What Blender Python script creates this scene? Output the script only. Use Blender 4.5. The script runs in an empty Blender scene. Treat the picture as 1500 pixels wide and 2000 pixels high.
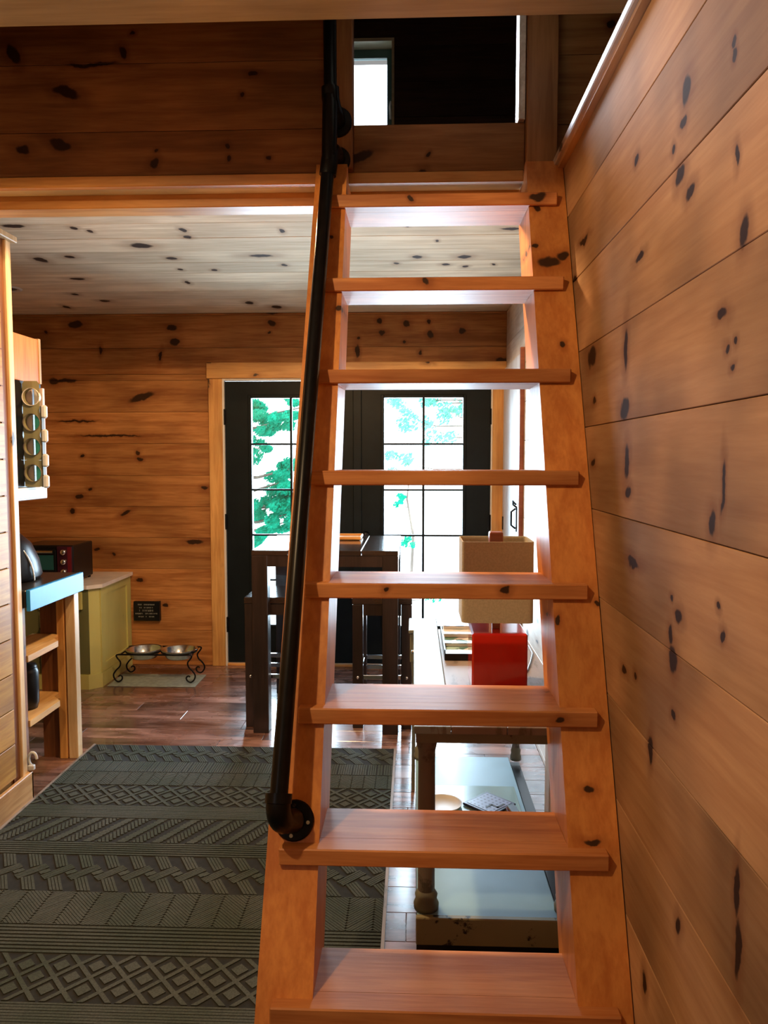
import bpy, bmesh, math, random
from math import pi, sin, cos, radians, sqrt
from mathutils import Vector, Matrix
random.seed(7)
S = bpy.context.scene
COL = S.collection

# ------------------------------------------------------------------ camera
cam_d = bpy.data.cameras.new('camera'); cam = bpy.data.objects.new('camera', cam_d); COL.objects.link(cam)
cam.location = (0, 0, 1.49)
cam.rotation_euler = (radians(90 - 4.0), 0, radians(2.2))
cam_d.sensor_fit = 'VERTICAL'; cam_d.sensor_height = 24.0; cam_d.sensor_width = 18.0
cam_d.lens = 1500 / 2000 * 24.0
cam_d.clip_start = 0.02; cam_d.clip_end = 200
S.camera = cam

# ------------------------------------------------------------------ sky, lights, exposure
W = bpy.data.worlds.new('overcast_sky'); S.world = W; W.use_nodes = True
bg = W.node_tree.nodes['Background']
bg.inputs[0].default_value = (0.86, 0.93, 1.0, 1); bg.inputs[1].default_value = 5.0

def lamp(name, kind, loc, power, color, size=0.1, size_y=None, target=None, spread=None):
    d = bpy.data.lights.new(name, kind); o = bpy.data.objects.new(name, d); COL.objects.link(o)
    o.location = loc; d.energy = power; d.color = color
    if kind == 'AREA':
        d.shape = 'RECTANGLE'; d.size = size; d.size_y = size_y or size
        if spread: d.spread = spread
    else:
        d.shadow_soft_size = size
    if target is not None:
        v = Vector(target) - Vector(loc)
        o.rotation_euler = v.to_track_quat('-Z', 'Y').to_euler()
    return o
def can(name, loc, power, color, cut, size):
    o = lamp(name, 'SPOT', loc, power, color, size); o.data.spot_size = radians(cut); o.data.spot_blend = .06
    return o
can('entry_ceiling_lamp', (-1.02, .72, 2.742), 128, (1.0, 0.66, 0.33), 164, .035)
can('kitchen_ceiling_lamp', (-.62, 3.02, 2.47), 126, (1.0, 0.62, 0.30), 168, .05)
lamp('side_cool_fill', 'AREA', (-1.60, -0.6, 1.7), 3.5, (0.78, 0.86, 1.0), 0.9, 1.1, target=(0.48, 1.3, 1.5))  # added cool fill for the near right wall; no window stands there
lamp('door_daylight', 'AREA', (-0.4, 5.75, 1.15), 290, (0.62, 0.82, 1.0), 1.7, 1.7, target=(-0.4, 0, 1.6))
lamp('loft_window_light', 'AREA', (-0.45, 5.12, 3.75), 16, (0.80, 0.88, 1.0), 0.5, 0.8, target=(0.48, 1.8, 2.3), spread=radians(70))
S.view_settings.view_transform = 'Standard'; S.view_settings.look = 'None'
S.view_settings.gamma = 1.0; S.view_settings.use_curve_mapping = False
S.view_settings.exposure = 0.0
S.cycles.use_denoising = True
S.cycles.max_bounces = 10; S.cycles.diffuse_bounces = 5; S.cycles.glossy_bounces = 4; S.cycles.transparent_max_bounces = 12
S.cycles.sample_clamp_indirect = 6.0

# knots measured on the boards: centre (two axes), radii, tilt
K_BACK=[(-2.383,2.429,0.0515,0.025,0),(-2.601,2.381,0.0145,0.0105,0),(-1.695,2.403,0.0365,0.0175,0),(-1.675,2.304,0.0325,0.025,0),(-1.92,1.923,0.095,0.0255,0.28),(-2.205,2.247,0.011,0.0285,0),(-1.782,2.209,0.011,0.0355,-0.2),(-2.549,2.033,0.0365,0.025,0),(-2.457,2.037,0.081,0.0145,0),(-0.986,2.427,0.0285,0.021,0),(-1.009,2.364,0.0145,0.0105,0),(-1.954,1.53,0.0145,0.0145,0),(-1.944,1.487,0.0185,0.0145,0),(-2.354,1.509,0.015,0.011,0),(-2.388,1.216,0.03,0.0185,0),(-2.312,1.271,0.0185,0.011,0),(-2.057,1.1,0.0445,0.0145,0.5),(-2.447,1.113,0.015,0.0225,0),(-0.239,2.44,0.0175,0.021,0),(-0.218,2.362,0.021,0.0175,0),(-0.051,2.421,0.0215,0.0245,0),(0.104,2.434,0.0145,0.014,0),(0.115,2.346,0.0215,0.028,0),(0.334,2.369,0.0245,0.0245,0),(-0.396,2.237,0.0145,0.042,0),(-0.065,2.295,0.014,0.0105,0),(0.041,2.224,0.0105,0.014,0),(-1.561,0.896,0.0665,0.018,0),(-2.268,0.838,0.019,0.0115,0),(-2.149,0.805,0.0145,0.011,0),(-1.967,0.621,0.0225,0.0115,0),(-1.785,0.432,0.019,0.015,0),(-1.481,1.284,0.022,0.0145,0),(-2.154,1.65,0.2215,0.007,0),(-2.392,1.752,0.148,0.0075,0),(0.608,2.162,0.0495,0.021,0),(-0.386,2.325,0.0145,0.0105,0),(-0.993,2.504,0.043,0.0105,0)]
K_CEIL=[(-0.995,3.226,0.0215,0.02,0),(-1.025,3.454,0.014,0.0305,0),(-1.035,3.557,0.0185,0.024,0),(-1.301,3.691,0.0535,0.0435,0),(-1.496,3.406,0.018,0.0225,0),(-1.734,3.88,0.031,0.029,0),(-1.229,3.929,0.026,0.025,0),(-0.765,3.897,0.0615,0.0295,0),(-1.75,3.366,0.0495,0.022,0),(-1.905,3.933,0.026,0.05,0),(-0.591,3.486,0.0115,0.0305,0),(-1.308,4.461,0.0145,0.0385,0),(-1.255,4.161,0.0135,0.0225,0),(-1.071,4.18,0.0195,0.0225,0),(-0.681,4.085,0.019,0.0215,0),(-1.903,4.349,0.0435,0.0245,0),(-1.073,5.056,0.0265,0.0495,0),(-2.326,5.144,0.0205,0.0515,0),(-2.097,4.75,0.0255,0.0295,0),(-1.988,4.955,0.033,0.0315,0),(-0.029,3.432,0.011,0.015,0),(0.431,3.487,0.045,0.019,0),(0.112,3.659,0.0095,0.017,0),(0.018,3.947,0.0255,0.0295,0),(0.25,3.956,0.036,0.0345,0),(-0.093,4.075,0.016,0.021,0),(0.164,4.106,0.0215,0.0215,0),(0.415,4.116,0.0105,0.021,0),(0.268,4.153,0.0165,0.0215,0),(-0.921,5.198,0.0345,0.0525,0),(-1.447,3.453,0.0115,0.0225,0),(-0.377,3.518,0.009,0.0235,0)]
K_FASC=[(-1.182,2.731,0.046,0.0165,-0.4),(-0.985,2.853,0.014,0.022,0.3),(-1.364,2.86,0.0175,0.0335,0.5),(-1.091,2.817,0.088,0.007,0),(-0.541,2.782,0.0175,0.0085,0),(-0.586,2.716,0.007,0.005,0),(-1.339,2.545,0.027,0.0135,0),(-1.208,2.563,0.039,0.017,-0.4),(-0.887,2.494,0.0145,0.015,0),(-0.878,2.533,0.0055,0.005,0),(-0.635,2.546,0.0105,0.01,0),(-0.632,2.502,0.007,0.007,0),(-0.492,2.505,0.0085,0.008,0),(-0.18,2.5,0.0415,0.0155,0.4),(0.027,2.436,0.0155,0.0235,0),(0.049,2.51,0.007,0.0065,0),(0.648,2.919,0.012,0.0115,0),(-0.948,2.919,0.0085,0.0065,0)]
K_RIGHT=[(1.438,2.146,0.0215,0.022,0),(1.447,2.094,0.0165,0.012,0),(1.494,2.063,0.009,0.009,0),(1.738,2.139,0.012,0.011,0),(1.456,2.001,0.0195,0.0185,0),(1.401,1.96,0.0205,0.0125,0),(1.207,1.946,0.008,0.014,0),(1.17,1.819,0.0165,0.0225,0),(1.701,1.921,0.031,0.0085,0),(2.254,2.108,0.054,0.009,0),(2.125,1.763,0.0485,0.0275,0),(1.791,1.74,0.017,0.0465,0),(1.788,1.601,0.0345,0.023,0),(1.762,1.484,0.017,0.0405,0),(1.748,1.415,0.0205,0.0125,0),(1.241,1.714,0.0205,0.01,0),(1.221,1.66,0.008,0.0065,0),(1.187,1.664,0.0055,0.004,0),(1.195,1.626,0.0055,0.0045,0),(1.257,1.379,0.015,0.0205,0),(1.216,1.446,0.0075,0.0385,0),(1.691,1.261,0.039,0.0115,0),(1.399,1.202,0.016,0.013,0),(1.438,1.155,0.0115,0.019,0),(1.426,1.115,0.022,0.0225,0),(1.438,1.23,0.0085,0.005,0),(1.203,1.219,0.008,0.0095,0),(1.222,1.252,0.006,0.0045,0),(1.749,1.005,0.021,0.0105,0),(1.661,1.024,0.011,0.009,0),(1.542,0.899,0.013,0.029,0),(1.412,1.012,0.0135,0.0085,0),(1.118,0.849,0.0085,0.038,0),(1.111,0.766,0.012,0.045,0),(1.356,0.643,0.013,0.0185,0),(1.545,0.401,0.0135,0.021,0),(2.091,1.641,0.0175,0.0105,0),(2.09,1.483,0.0235,0.0125,0),(1.228,2.101,0.006,0.006,0),(1.233,2.115,0.004,0.003,0),(2.373,2.023,0.03,0.006,0)]
K_STRINGER = [(0.419, 0.698, 0.011, 0.009, 0), (0.418, 2.09, 0.034, 0.018, 0), (0.458, 2.111, 0.022, 0.014, 0), (0.387, 2.282, 0.011, 0.015, 0), (0.374, 2.147, 0.013, 0.01, 0), (-0.23, 1.947, 0.008, 0.01, 0), (0.473, 1.114, 0.007, 0.006, 0), (0.372, 1.071, 0.005, 0.012, 0), (0.422, 0.598, 0.017, 0.003, 0), (-0.256, 2.181, 0.008, 0.009, 0), (0.438, 1.82, 0.007, 0.009, 0)]
K_TREAD = [(0.241, 1.155, 0.012, 0.01, 0), (-0.078, 1.15, 0.005, 0.004, 0), (0.036, 2.023, 0.014, 0.012, 0), (0.387, 2.311, 0.025, 0.015, 0), (-0.015, 2.317, 0.007, 0.008, 0), (0.352, 0.864, 0.012, 0.006, 0), (0.255, 1.18, 0.016, 0.006, 0)]
# ------------------------------------------------------------------ materials
class NT:
    def __init__(s, m):
        m.use_nodes = True; s.m = m; s.t = m.node_tree; s.n = s.t.nodes; s.b = s.n['Principled BSDF']
    def node(s, typ, **kw):
        n = s.n.new(typ)
        for k, v in kw.items():
            if k.startswith('i_'): n.inputs[int(k[2:])].default_value = v
            else: setattr(n, k, v)
        return n
    def link(s, a, b): s.t.links.new(a, b)
    def math(s, op, a, b=None, c=None, clamp=False):
        n = s.n.new('ShaderNodeMath'); n.operation = op; n.use_clamp = clamp
        for i, v in enumerate((a, b, c)):
            if v is None: continue
            if isinstance(v, (int, float)): n.inputs[i].default_value = v
            else: s.link(v, n.inputs[i])
        return n.outputs[0]
    def vmath(s, op, a, b=None):
        n = s.n.new('ShaderNodeVectorMath'); n.operation = op
        for i, v in enumerate((a, b)):
            if v is None: continue
            if isinstance(v, tuple): n.inputs[i].default_value = v
            else: s.link(v, n.inputs[i])
        return n.outputs['Value'] if op == 'LENGTH' else n.outputs[0]
    def mix(s, fac, a, b, mode='MIX'):
        n = s.n.new('ShaderNodeMix'); n.data_type = 'RGBA'; n.blend_type = mode
        for i, v in ((0, fac), (6, a), (7, b)):
            if isinstance(v, (int, float)): n.inputs[i].default_value = v
            elif isinstance(v, tuple): n.inputs[i].default_value = (*v[:3], 1)
            else: s.link(v, n.inputs[i])
        return n.outputs[2]
    def rng(s, v, a, b, c=0.0, d=1.0, smooth=True):
        n = s.n.new('ShaderNodeMapRange')
        n.interpolation_type = 'SMOOTHSTEP' if smooth else 'LINEAR'
        s.link(v, n.inputs[0])
        for i, x in enumerate((a, b, c, d)): n.inputs[1 + i].default_value = x
        return n.outputs[0]
    def noise(s, vec, scale, detail=3, rough=.55, dist=0):
        n = s.n.new('ShaderNodeTexNoise'); s.link(vec, n.inputs['Vector'])
        n.inputs['Scale'].default_value = scale; n.inputs['Detail'].default_value = detail
        n.inputs['Roughness'].default_value = rough; n.inputs['Distortion'].default_value = dist
        return n.outputs[0]

def plain(name, col, rough=.5, metal=0.0, coat=0.0, noise=0.0, nscale=30, trans=0.0, bump=0.0, spec=.5):
    m = bpy.data.materials.new(name); t = NT(m); b = t.b
    b.inputs['Roughness'].default_value = rough; b.inputs['Metallic'].default_value = metal
    b.inputs['Coat Weight'].default_value = coat; b.inputs['Transmission Weight'].default_value = trans
    b.inputs['Specular IOR Level'].default_value = spec
    tc = t.node('ShaderNodeTexCoord')
    nz = t.noise(tc.outputs['Object'], nscale, 4)
    k = t.rng(nz, .3, .7, 1 - noise, 1 + noise)
    c = t.mix(1.0, tuple(col), t.mix(k, (0, 0, 0), (1, 1, 1)), 'MULTIPLY') if noise else None
    if noise:
        n = t.n.new('ShaderNodeVectorMath'); n.operation = 'SCALE'
        n.inputs[0].default_value = col[:3]; t.link(k, n.inputs['Scale'])
        t.link(n.outputs[0], b.inputs['Base Color'])
    else:
        b.inputs['Base Color'].default_value = (*col[:3], 1)
    if bump:
        bp = t.node('ShaderNodeBump'); bp.inputs['Strength'].default_value = bump; bp.inputs['Distance'].default_value = .002
        t.link(nz, bp.inputs['Height']); t.link(bp.outputs[0], b.inputs['Normal'])
    return m

def wood(name, light, dark, grain='X', knots=None, plane=None, rough=.45, var=.14, world=False,
         auto_knots=0.0, knot_col=(.030, .012, .005), contrast=1.0, coat=0.0, blotch=.25, spec=.5):
    """pine boards: stretched noise figure, hand-placed knots (world plane) or sparse random ones"""
    m = bpy.data.materials.new(name); t = NT(m); b = t.b
    tc = t.node('ShaderNodeTexCoord'); geo = t.node('ShaderNodeNewGeometry'); oi = t.node('ShaderNodeObjectInfo')
    base = geo.outputs['Position'] if world else tc.outputs['Object']
    off = t.node('ShaderNodeCombineXYZ')
    r10 = t.math('MULTIPLY', oi.outputs['Random'], 37.0)
    for i in range(3): t.link(r10, off.inputs[i])
    v = t.vmath('ADD', base, off.outputs[0])
    a, c = 1.0, 14.0
    sc = {'X': (a, c, c), 'Y': (c, a, c), 'Z': (c, c, a)}[grain]
    vs = t.vmath('MULTIPLY', v, sc)
    n1 = t.noise(vs, 1.3, 5, .6, .6)
    n2 = t.noise(vs, 5.0, 3, .6, .2)
    n3 = t.noise(v, 2.2, 2, .5)
    f = t.math('ADD', t.math('MULTIPLY', n1, .62), t.math('MULTIPLY', n2, .38))
    f = t.rng(f, .5 - .16 / contrast, .5 + .16 / contrast)
    col = t.mix(f, dark, light)
    # broad stain variation and per-board shade
    k = t.rng(n3, .3, .7, 1 - blotch, 1 + blotch * .6)
    kb = t.rng(oi.outputs['Random'], 0, 1, 1 - var, 1 + var, False)
    k = t.math('MULTIPLY', k, kb)
    sn = t.n.new('ShaderNodeVectorMath'); sn.operation = 'SCALE'; t.link(col, sn.inputs[0]); t.link(k, sn.inputs['Scale'])
    col = sn.outputs[0]
    warpn = t.n.new('ShaderNodeTexNoise'); t.link(base, warpn.inputs['Vector']); warpn.inputs['Scale'].default_value = 17; warpn.inputs['Detail'].default_value = 4
    warp = t.vmath('MULTIPLY', t.vmath('SUBTRACT', warpn.outputs['Color'], (.5, .5, .5)), (.042, .042, .042))
    mask = None
    if knots:
        p = t.vmath('ADD', base, warp)
        for (u, w, ru, rw, ang) in knots:
            ctr = {'XZ': (u, 0, w), 'XY': (u, w, 0), 'YZ': (0, u, w)}[plane]
            d = t.vmath('SUBTRACT', p, ctr)
            if ang:
                ro = t.n.new('ShaderNodeVectorRotate'); ro.rotation_type = {'XZ': 'Y_AXIS', 'XY': 'Z_AXIS', 'YZ': 'X_AXIS'}[plane]
                t.link(d, ro.inputs['Vector']); ro.inputs['Angle'].default_value = ang if plane == 'XZ' else -ang
                d = ro.outputs[0]
            ru = max(ru, .007); rw = max(rw, .007)
            s3 = {'XZ': (1 / ru, 0, 1 / rw), 'XY': (1 / ru, 1 / rw, 0), 'YZ': (0, 1 / ru, 1 / rw)}[plane]
            L = t.vmath('LENGTH', t.vmath('MULTIPLY', d, s3))
            mask = L if mask is None else t.math('MINIMUM', mask, L)
    if auto_knots:
        sc2 = {'X': (1.1, 3.2, 3.2), 'Y': (3.2, 1.1, 3.2), 'Z': (3.2, 3.2, 1.1)}[grain]
        vo = t.n.new('ShaderNodeTexVoronoi'); vo.inputs['Scale'].default_value = 3.0
        t.link(t.vmath('MULTIPLY', t.vmath('ADD', v, warp), sc2), vo.inputs['Vector'])
        sep = t.n.new('ShaderNodeSeparateColor'); t.link(vo.outputs['Color'], sep.inputs[0])
        keep = t.math('LESS_THAN', sep.outputs[0], auto_knots)
        big = t.math('ADD', t.math('MULTIPLY', sep.outputs[1], .11), .05)
        L2 = t.math('DIVIDE', vo.outputs['Distance'], big)
        L2 = t.math('ADD', L2, t.math('MULTIPLY', t.math('SUBTRACT', 1.0, keep), 9.0))
        mask = L2 if mask is None else t.math('MINIMUM', mask, L2)
    if mask is not None:
        halo = t.rng(mask, .9, 3.0, .5, 0)
        col = t.mix(halo, col, tuple(x * y for x, y in zip(dark, (.50, .36, .30))))
        core = t.rng(mask, .75, 1.2, .97, 0)
        col = t.mix(core, col, knot_col)
    t.link(col, b.inputs['Base Color'])
    b.inputs['Roughness'].default_value = rough; b.inputs['Coat Weight'].default_value = coat; b.inputs['Specular IOR Level'].default_value = spec
    bp = t.node('ShaderNodeBump'); bp.inputs['Strength'].default_value = .25; bp.inputs['Distance'].default_value = .0015
    t.link(n2, bp.inputs['Height']); t.link(bp.outputs[0], b.inputs['Normal'])
    return m

M = {}
PL, PD = (.66, .36, .14), (.36, .150, .042)  # walls, ceiling, fascia and loft are one pine; lighting differences put into colours
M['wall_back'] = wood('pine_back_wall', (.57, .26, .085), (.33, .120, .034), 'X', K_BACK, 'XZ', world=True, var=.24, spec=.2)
M['ceiling'] = wood('daylit_pine_ceiling', (.80, .68, .50), (.60, .47, .31), 'X', K_CEIL, 'XY', world=True, var=.10, blotch=.15, rough=.75, spec=.08)  # pale tone carries the cool daylight on the ceiling
M['fascia'] = wood('shaded_pine_fascia', (.40, .185, .068), (.23, .095, .032), 'X', K_FASC, 'XZ', world=True, var=.10, spec=.2)  # darkened tone carries the shade above the loft edge
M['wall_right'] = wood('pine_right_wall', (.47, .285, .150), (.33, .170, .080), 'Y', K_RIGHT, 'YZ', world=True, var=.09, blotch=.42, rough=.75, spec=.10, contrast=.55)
M['wall_white'] = wood('whitewashed_pine', (.80, .74, .66), (.62, .52, .42), 'Y', auto_knots=.25, world=False, var=.05)
M['partition'] = wood('pine_partition', (.58, .34, .085), (.36, .17, .040), 'Y', auto_knots=.35, world=False, var=.12)
M['loft'] = wood('shaded_pine_loft', (.085, .045, .026), (.045, .024, .013), 'X', auto_knots=.3)  # pine darkened in colour so the loft interior reads unlit
M['trim'] = wood('golden_pine_trim_upright', (.80, .44, .14), (.60, .27, .07), 'Z', auto_knots=.3, var=.05)
M['trim_x'] = wood('golden_pine_trim_level', (.80, .42, .13), (.58, .25, .06), 'X', auto_knots=.15, var=.05)
M['trim_y'] = wood('golden_pine_trim_deep', (.66, .42, .20), (.46, .24, .09), 'Y', auto_knots=.15, var=.05)
M['pale_trim'] = wood('pale_pine_trim', (.84, .80, .60), (.66, .60, .42), 'X', auto_knots=.1, var=.05)
M['pale_trim_y'] = wood('pale_pine_trim_deep', (.76, .68, .60), (.56, .46, .38), 'Y', auto_knots=.1, var=.05)
M['stringer'] = wood('fir_stringer', (.76, .32, .085), (.54, .175, .040), 'Z', K_STRINGER, 'XZ', world=True, var=.06, rough=.42, contrast=.8)
M['tread'] = wood('fir_tread', (.66, .29, .105), (.44, .15, .046), 'X', K_TREAD, 'XZ', world=True, var=.10, rough=.50, spec=.35)
M['post'] = wood('pine_post', (.44, .20, .07), (.28, .11, .035), 'Z', auto_knots=.35, var=.05)
M['shelf'] = wood('pine_shelf', (.76, .46, .17), (.54, .27, .085), 'Y', auto_knots=.1)
M['shelf_dark'] = wood('brown_shelf_panel', (.30, .12, .045), (.17, .065, .024), 'Z', auto_knots=.2)
M['pale_post'] = wood('pale_pine_post', (.80, .60, .36), (.62, .40, .19), 'Z', auto_knots=.1)
M['espresso'] = wood('espresso_wood', (.034, .020, .018), (.016, .010, .009), 'Z', var=.15, rough=.30, coat=.3)
M['espresso_top'] = wood('espresso_tabletop', (.040, .024, .021), (.020, .012, .010), 'X', var=.15, rough=.16, coat=.6)
M['black_iron'] = plain('black_iron', (.004, .004, .005), .30, 0.0, noise=.3, spec=.22)
M['black_paint'] = plain('black_door_paint', (.007, .011, .013), .45, noise=.15, nscale=8, spec=.15)
M['black_plastic'] = plain('black_plastic', (.007, .007, .009), .3, spec=.3)
M['chrome'] = plain('chrome', (.78, .78, .80), .14, 1.0)
M['steel'] = plain('brushed_steel', (.70, .71, .73), .18, 1.0, noise=.08)
M['white'] = plain('white_paint', (.66, .66, .66), .45)
M['weather'] = plain('white_weatherstrip', (.75, .72, .68), .6)
M['blue'] = plain('turquoise_edge_paint', (.012, .27, .70), .42, noise=.06, nscale=14)
M['counter_top'] = plain('dark_countertop', (.020, .018, .017), .28, noise=.3)
M['teal'] = plain('teal_glass', (.10, .55, .45), .2)
M['cream'] = plain('cream_marble_top', (.80, .74, .68), .30, noise=.10, nscale=9)
M['mat'] = plain('grey_green_mat', (.30, .36, .34), .8, noise=.15)
M['linen'] = plain('beige_linen', (.46, .43, .32), .9, noise=.08, nscale=160, bump=.5)
M['brown_block'] = wood('brown_finial_wood', (.33, .10, .045), (.22, .06, .03), 'X')
M['red_panel'] = plain('dark_red_panel', (.16, .012, .022), .25)
M['paper'] = plain('paper', (.80, .82, .80), .6)
M['reveal'] = plain('teal_window_sash', (.10, .22, .24), .4)

def red_glass():
    m = bpy.data.materials.new('red_glazed_ceramic'); t = NT(m)
    t.b.inputs['Base Color'].default_value = (.70, .018, .008, 1); t.b.inputs['Roughness'].default_value = .12
    t.b.inputs['Coat Weight'].default_value = .7
    return m
M['red'] = red_glass()

def glass():
    m = bpy.data.materials.new('window_glass'); m.use_nodes = True; n = m.node_tree.nodes; L = m.node_tree.links
    n.remove(n['Principled BSDF']); out = n['Material Output']
    tr = n.new('ShaderNodeBsdfTransparent'); tr.inputs[0].default_value = (.96, .98, .98, 1)
    gl = n.new('ShaderNodeBsdfGlossy'); gl.inputs['Roughness'].default_value = .02
    fr = n.new('ShaderNodeFresnel'); fr.inputs[0].default_value = 1.45
    mx = n.new('ShaderNodeMixShader'); L.new(fr.outputs[0], mx.inputs[0]); L.new(tr.outputs[0], mx.inputs[1]); L.new(gl.outputs[0], mx.inputs[2])
    L.new(mx.outputs[0], out.inputs[0])
    return m
M['glass'] = glass()

def leaf_mat(name, col):
    m = bpy.data.materials.new(name); m.use_nodes = True; n = m.node_tree.nodes; L = m.node_tree.links
    n.remove(n['Principled BSDF']); out = n['Material Output']
    tcn = n.new('ShaderNodeTexCoord'); nz = n.new('ShaderNodeTexNoise'); nz.inputs['Scale'].default_value = 5
    L.new(tcn.outputs['Object'], nz.inputs[0])
    rp = n.new('ShaderNodeMix'); rp.data_type = 'RGBA'; L.new(nz.outputs[0], rp.inputs[0])
    rp.inputs[6].default_value = (*[c * .55 for c in col], 1); rp.inputs[7].default_value = (*[min(1, c * 1.45) for c in col], 1)
    d = n.new('ShaderNodeBsdfDiffuse'); tl = n.new('ShaderNodeBsdfTranslucent'); mx = n.new('ShaderNodeMixShader')
    mx.inputs[0].default_value = .45
    L.new(rp.outputs[2], d.inputs[0]); L.new(rp.outputs[2], tl.inputs[0])
    L.new(d.outputs[0], mx.inputs[1]); L.new(tl.outputs[0], mx.inputs[2]); L.new(mx.outputs[0], out.inputs[0])
    return m
M['leaf'] = leaf_mat('green_leaves', (.015, .42, .27))
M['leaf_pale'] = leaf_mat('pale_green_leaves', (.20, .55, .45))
M['bark'] = wood('bark', (.30, .26, .22), (.15, .12, .10), 'Z')
M['ground'] = plain('pale_gravel', (.80, .80, .80), .9, noise=.1, nscale=3)
M['deck'] = plain('pale_deck', (.72, .74, .76), .8, noise=.1, nscale=3)

def distressed(name, col, under, amt=.40, scale=9, rough=.5, grain=(1, 1, 1)):
    m = bpy.data.materials.new(name); t = NT(m)
    tc = t.node('ShaderNodeTexCoord'); oi = t.node('ShaderNodeObjectInfo')
    v = t.vmath('MULTIPLY', tc.outputs['Object'], grain)
    n = t.noise(v, scale, 6, .65); n2 = t.noise(v, 3, 3)
    k = t.rng(n, amt - .06, amt + .01)
    base = t.mix(t.rng(n2, .3, .7), tuple(c * .78 for c in col), col)
    t.link(t.mix(k, under, base), t.b.inputs['Base Color'])
    t.b.inputs['Roughness'].default_value = rough
    return m
M['green'] = distressed('distressed_green_paint', (.62, .59, .20), (.13, .12, .05), .36, 6, .5, (1, 1, .35))
M['green_front'] = distressed('worn_olive_front', (.17, .18, .075), (.05, .05, .025), .42, 8, .5, (1, 1, .3))
M['console'] = distressed('worn_grey_console_paint', (.20, .20, .15), (.03, .02, .015), .36, 12)
M['console_top'] = distressed('pale_blue_worn_top', (.34, .46, .50), (.20, .21, .20), .42, 6, .50, (4, 1, 1))
M['console_shadow_grey'] = distressed('worn_shadowed_board', (.30, .26, .24), (.16, .14, .12), .42, 6, .50, (4, 1, 1))  # worn boards greyed to carry the table lamp's shadow in their colour
M['console_shelf'] = distressed('shelf_glare_blue', (.30, .54, .68), (.24, .44, .56), .34, 5, .42)  # blue door glare on the lower shelf is put into its colour
M['apron_cream'] = distressed('chipped_cream_apron', (.34, .31, .17), (.010, .008, .006), .41, 16)
M['column'] = distressed('mottled_column', (.20, .16, .13), (.08, .065, .05), .45, 10, .35)

def floor_mat():
    m = bpy.data.materials.new('mottled_wood_floor'); t = NT(m)
    geo = t.node('ShaderNodeNewGeometry'); oi = t.node('ShaderNodeObjectInfo')
    off = t.node('ShaderNodeCombineXYZ'); r = t.math('MULTIPLY', oi.outputs['Random'], 31.0)
    for i in range(3): t.link(r, off.inputs[i])
    v = t.vmath('ADD', geo.outputs['Position'], off.outputs[0])
    n = t.noise(t.vmath('MULTIPLY', v, (1.6, 9, 1)), 1.6, 5, .6, .5); n2 = t.noise(v, 4, 3)
    c = t.mix(t.rng(n, .32, .68), (.085, .038, .030), (.34, .19, .155))
    k = t.rng(oi.outputs['Random'], 0, 1, .62, 1.25, False)
    k = t.math('MULTIPLY', k, t.rng(n2, .3, .7, .75, 1.2))
    s = t.n.new('ShaderNodeVectorMath'); s.operation = 'SCALE'; t.link(c, s.inputs[0]); t.link(k, s.inputs['Scale'])
    t.link(s.outputs[0], t.b.inputs['Base Color'])
    t.link(t.rng(n2, .3, .7, .20, .34), t.b.inputs['Roughness'])
    t.b.inputs['Coat Weight'].default_value = .5; t.b.inputs['Coat Roughness'].default_value = .16; t.b.inputs['Coat IOR'].default_value = 1.7
    return m
M['floor'] = floor_mat()
M['rug'] = plain('dark_rug_ground', (.010, .011, .009), .95, noise=.3, nscale=40)
def rug_bar():
    m = bpy.data.materials.new('grey_green_rug_yarn'); t = NT(m)
    tc = t.node('ShaderNodeTexCoord'); n = t.noise(tc.outputs['Object'], 3.0, 3); n2 = t.noise(tc.outputs['Object'], 220, 2)
    c = t.mix(t.rng(n, .35, .65), (.030, .041, .025), (.052, .060, .050))
    k = t.rng(n2, .3, .7, .7, 1.25); s = t.n.new('ShaderNodeVectorMath'); s.operation = 'SCALE'
    t.link(c, s.inputs[0]); t.link(k, s.inputs['Scale']); t.link(s.outputs[0], t.b.inputs['Base Color'])
    t.b.inputs['Roughness'].default_value = .9
    return m
M['rug_yarn'] = rug_bar()
def cover(name, cols, sc=28):
    m = bpy.data.materials.new(name); t = NT(m); tc = t.node('ShaderNodeTexCoord')
    vo = t.n.new('ShaderNodeTexVoronoi'); vo.inputs['Scale'].default_value = sc; t.link(tc.outputs['Object'], vo.inputs['Vector'])
    sep = t.n.new('ShaderNodeSeparateColor'); t.link(vo.outputs['Color'], sep.inputs[0])
    c = t.mix(t.math('GREATER_THAN', sep.outputs[0], .55), cols[0], cols[1])
    c = t.mix(t.math('GREATER_THAN', sep.outputs[1], .66), c, cols[2])
    t.link(c, t.b.inputs['Base Color']); t.b.inputs['Roughness'].default_value = .35
    return m

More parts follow.
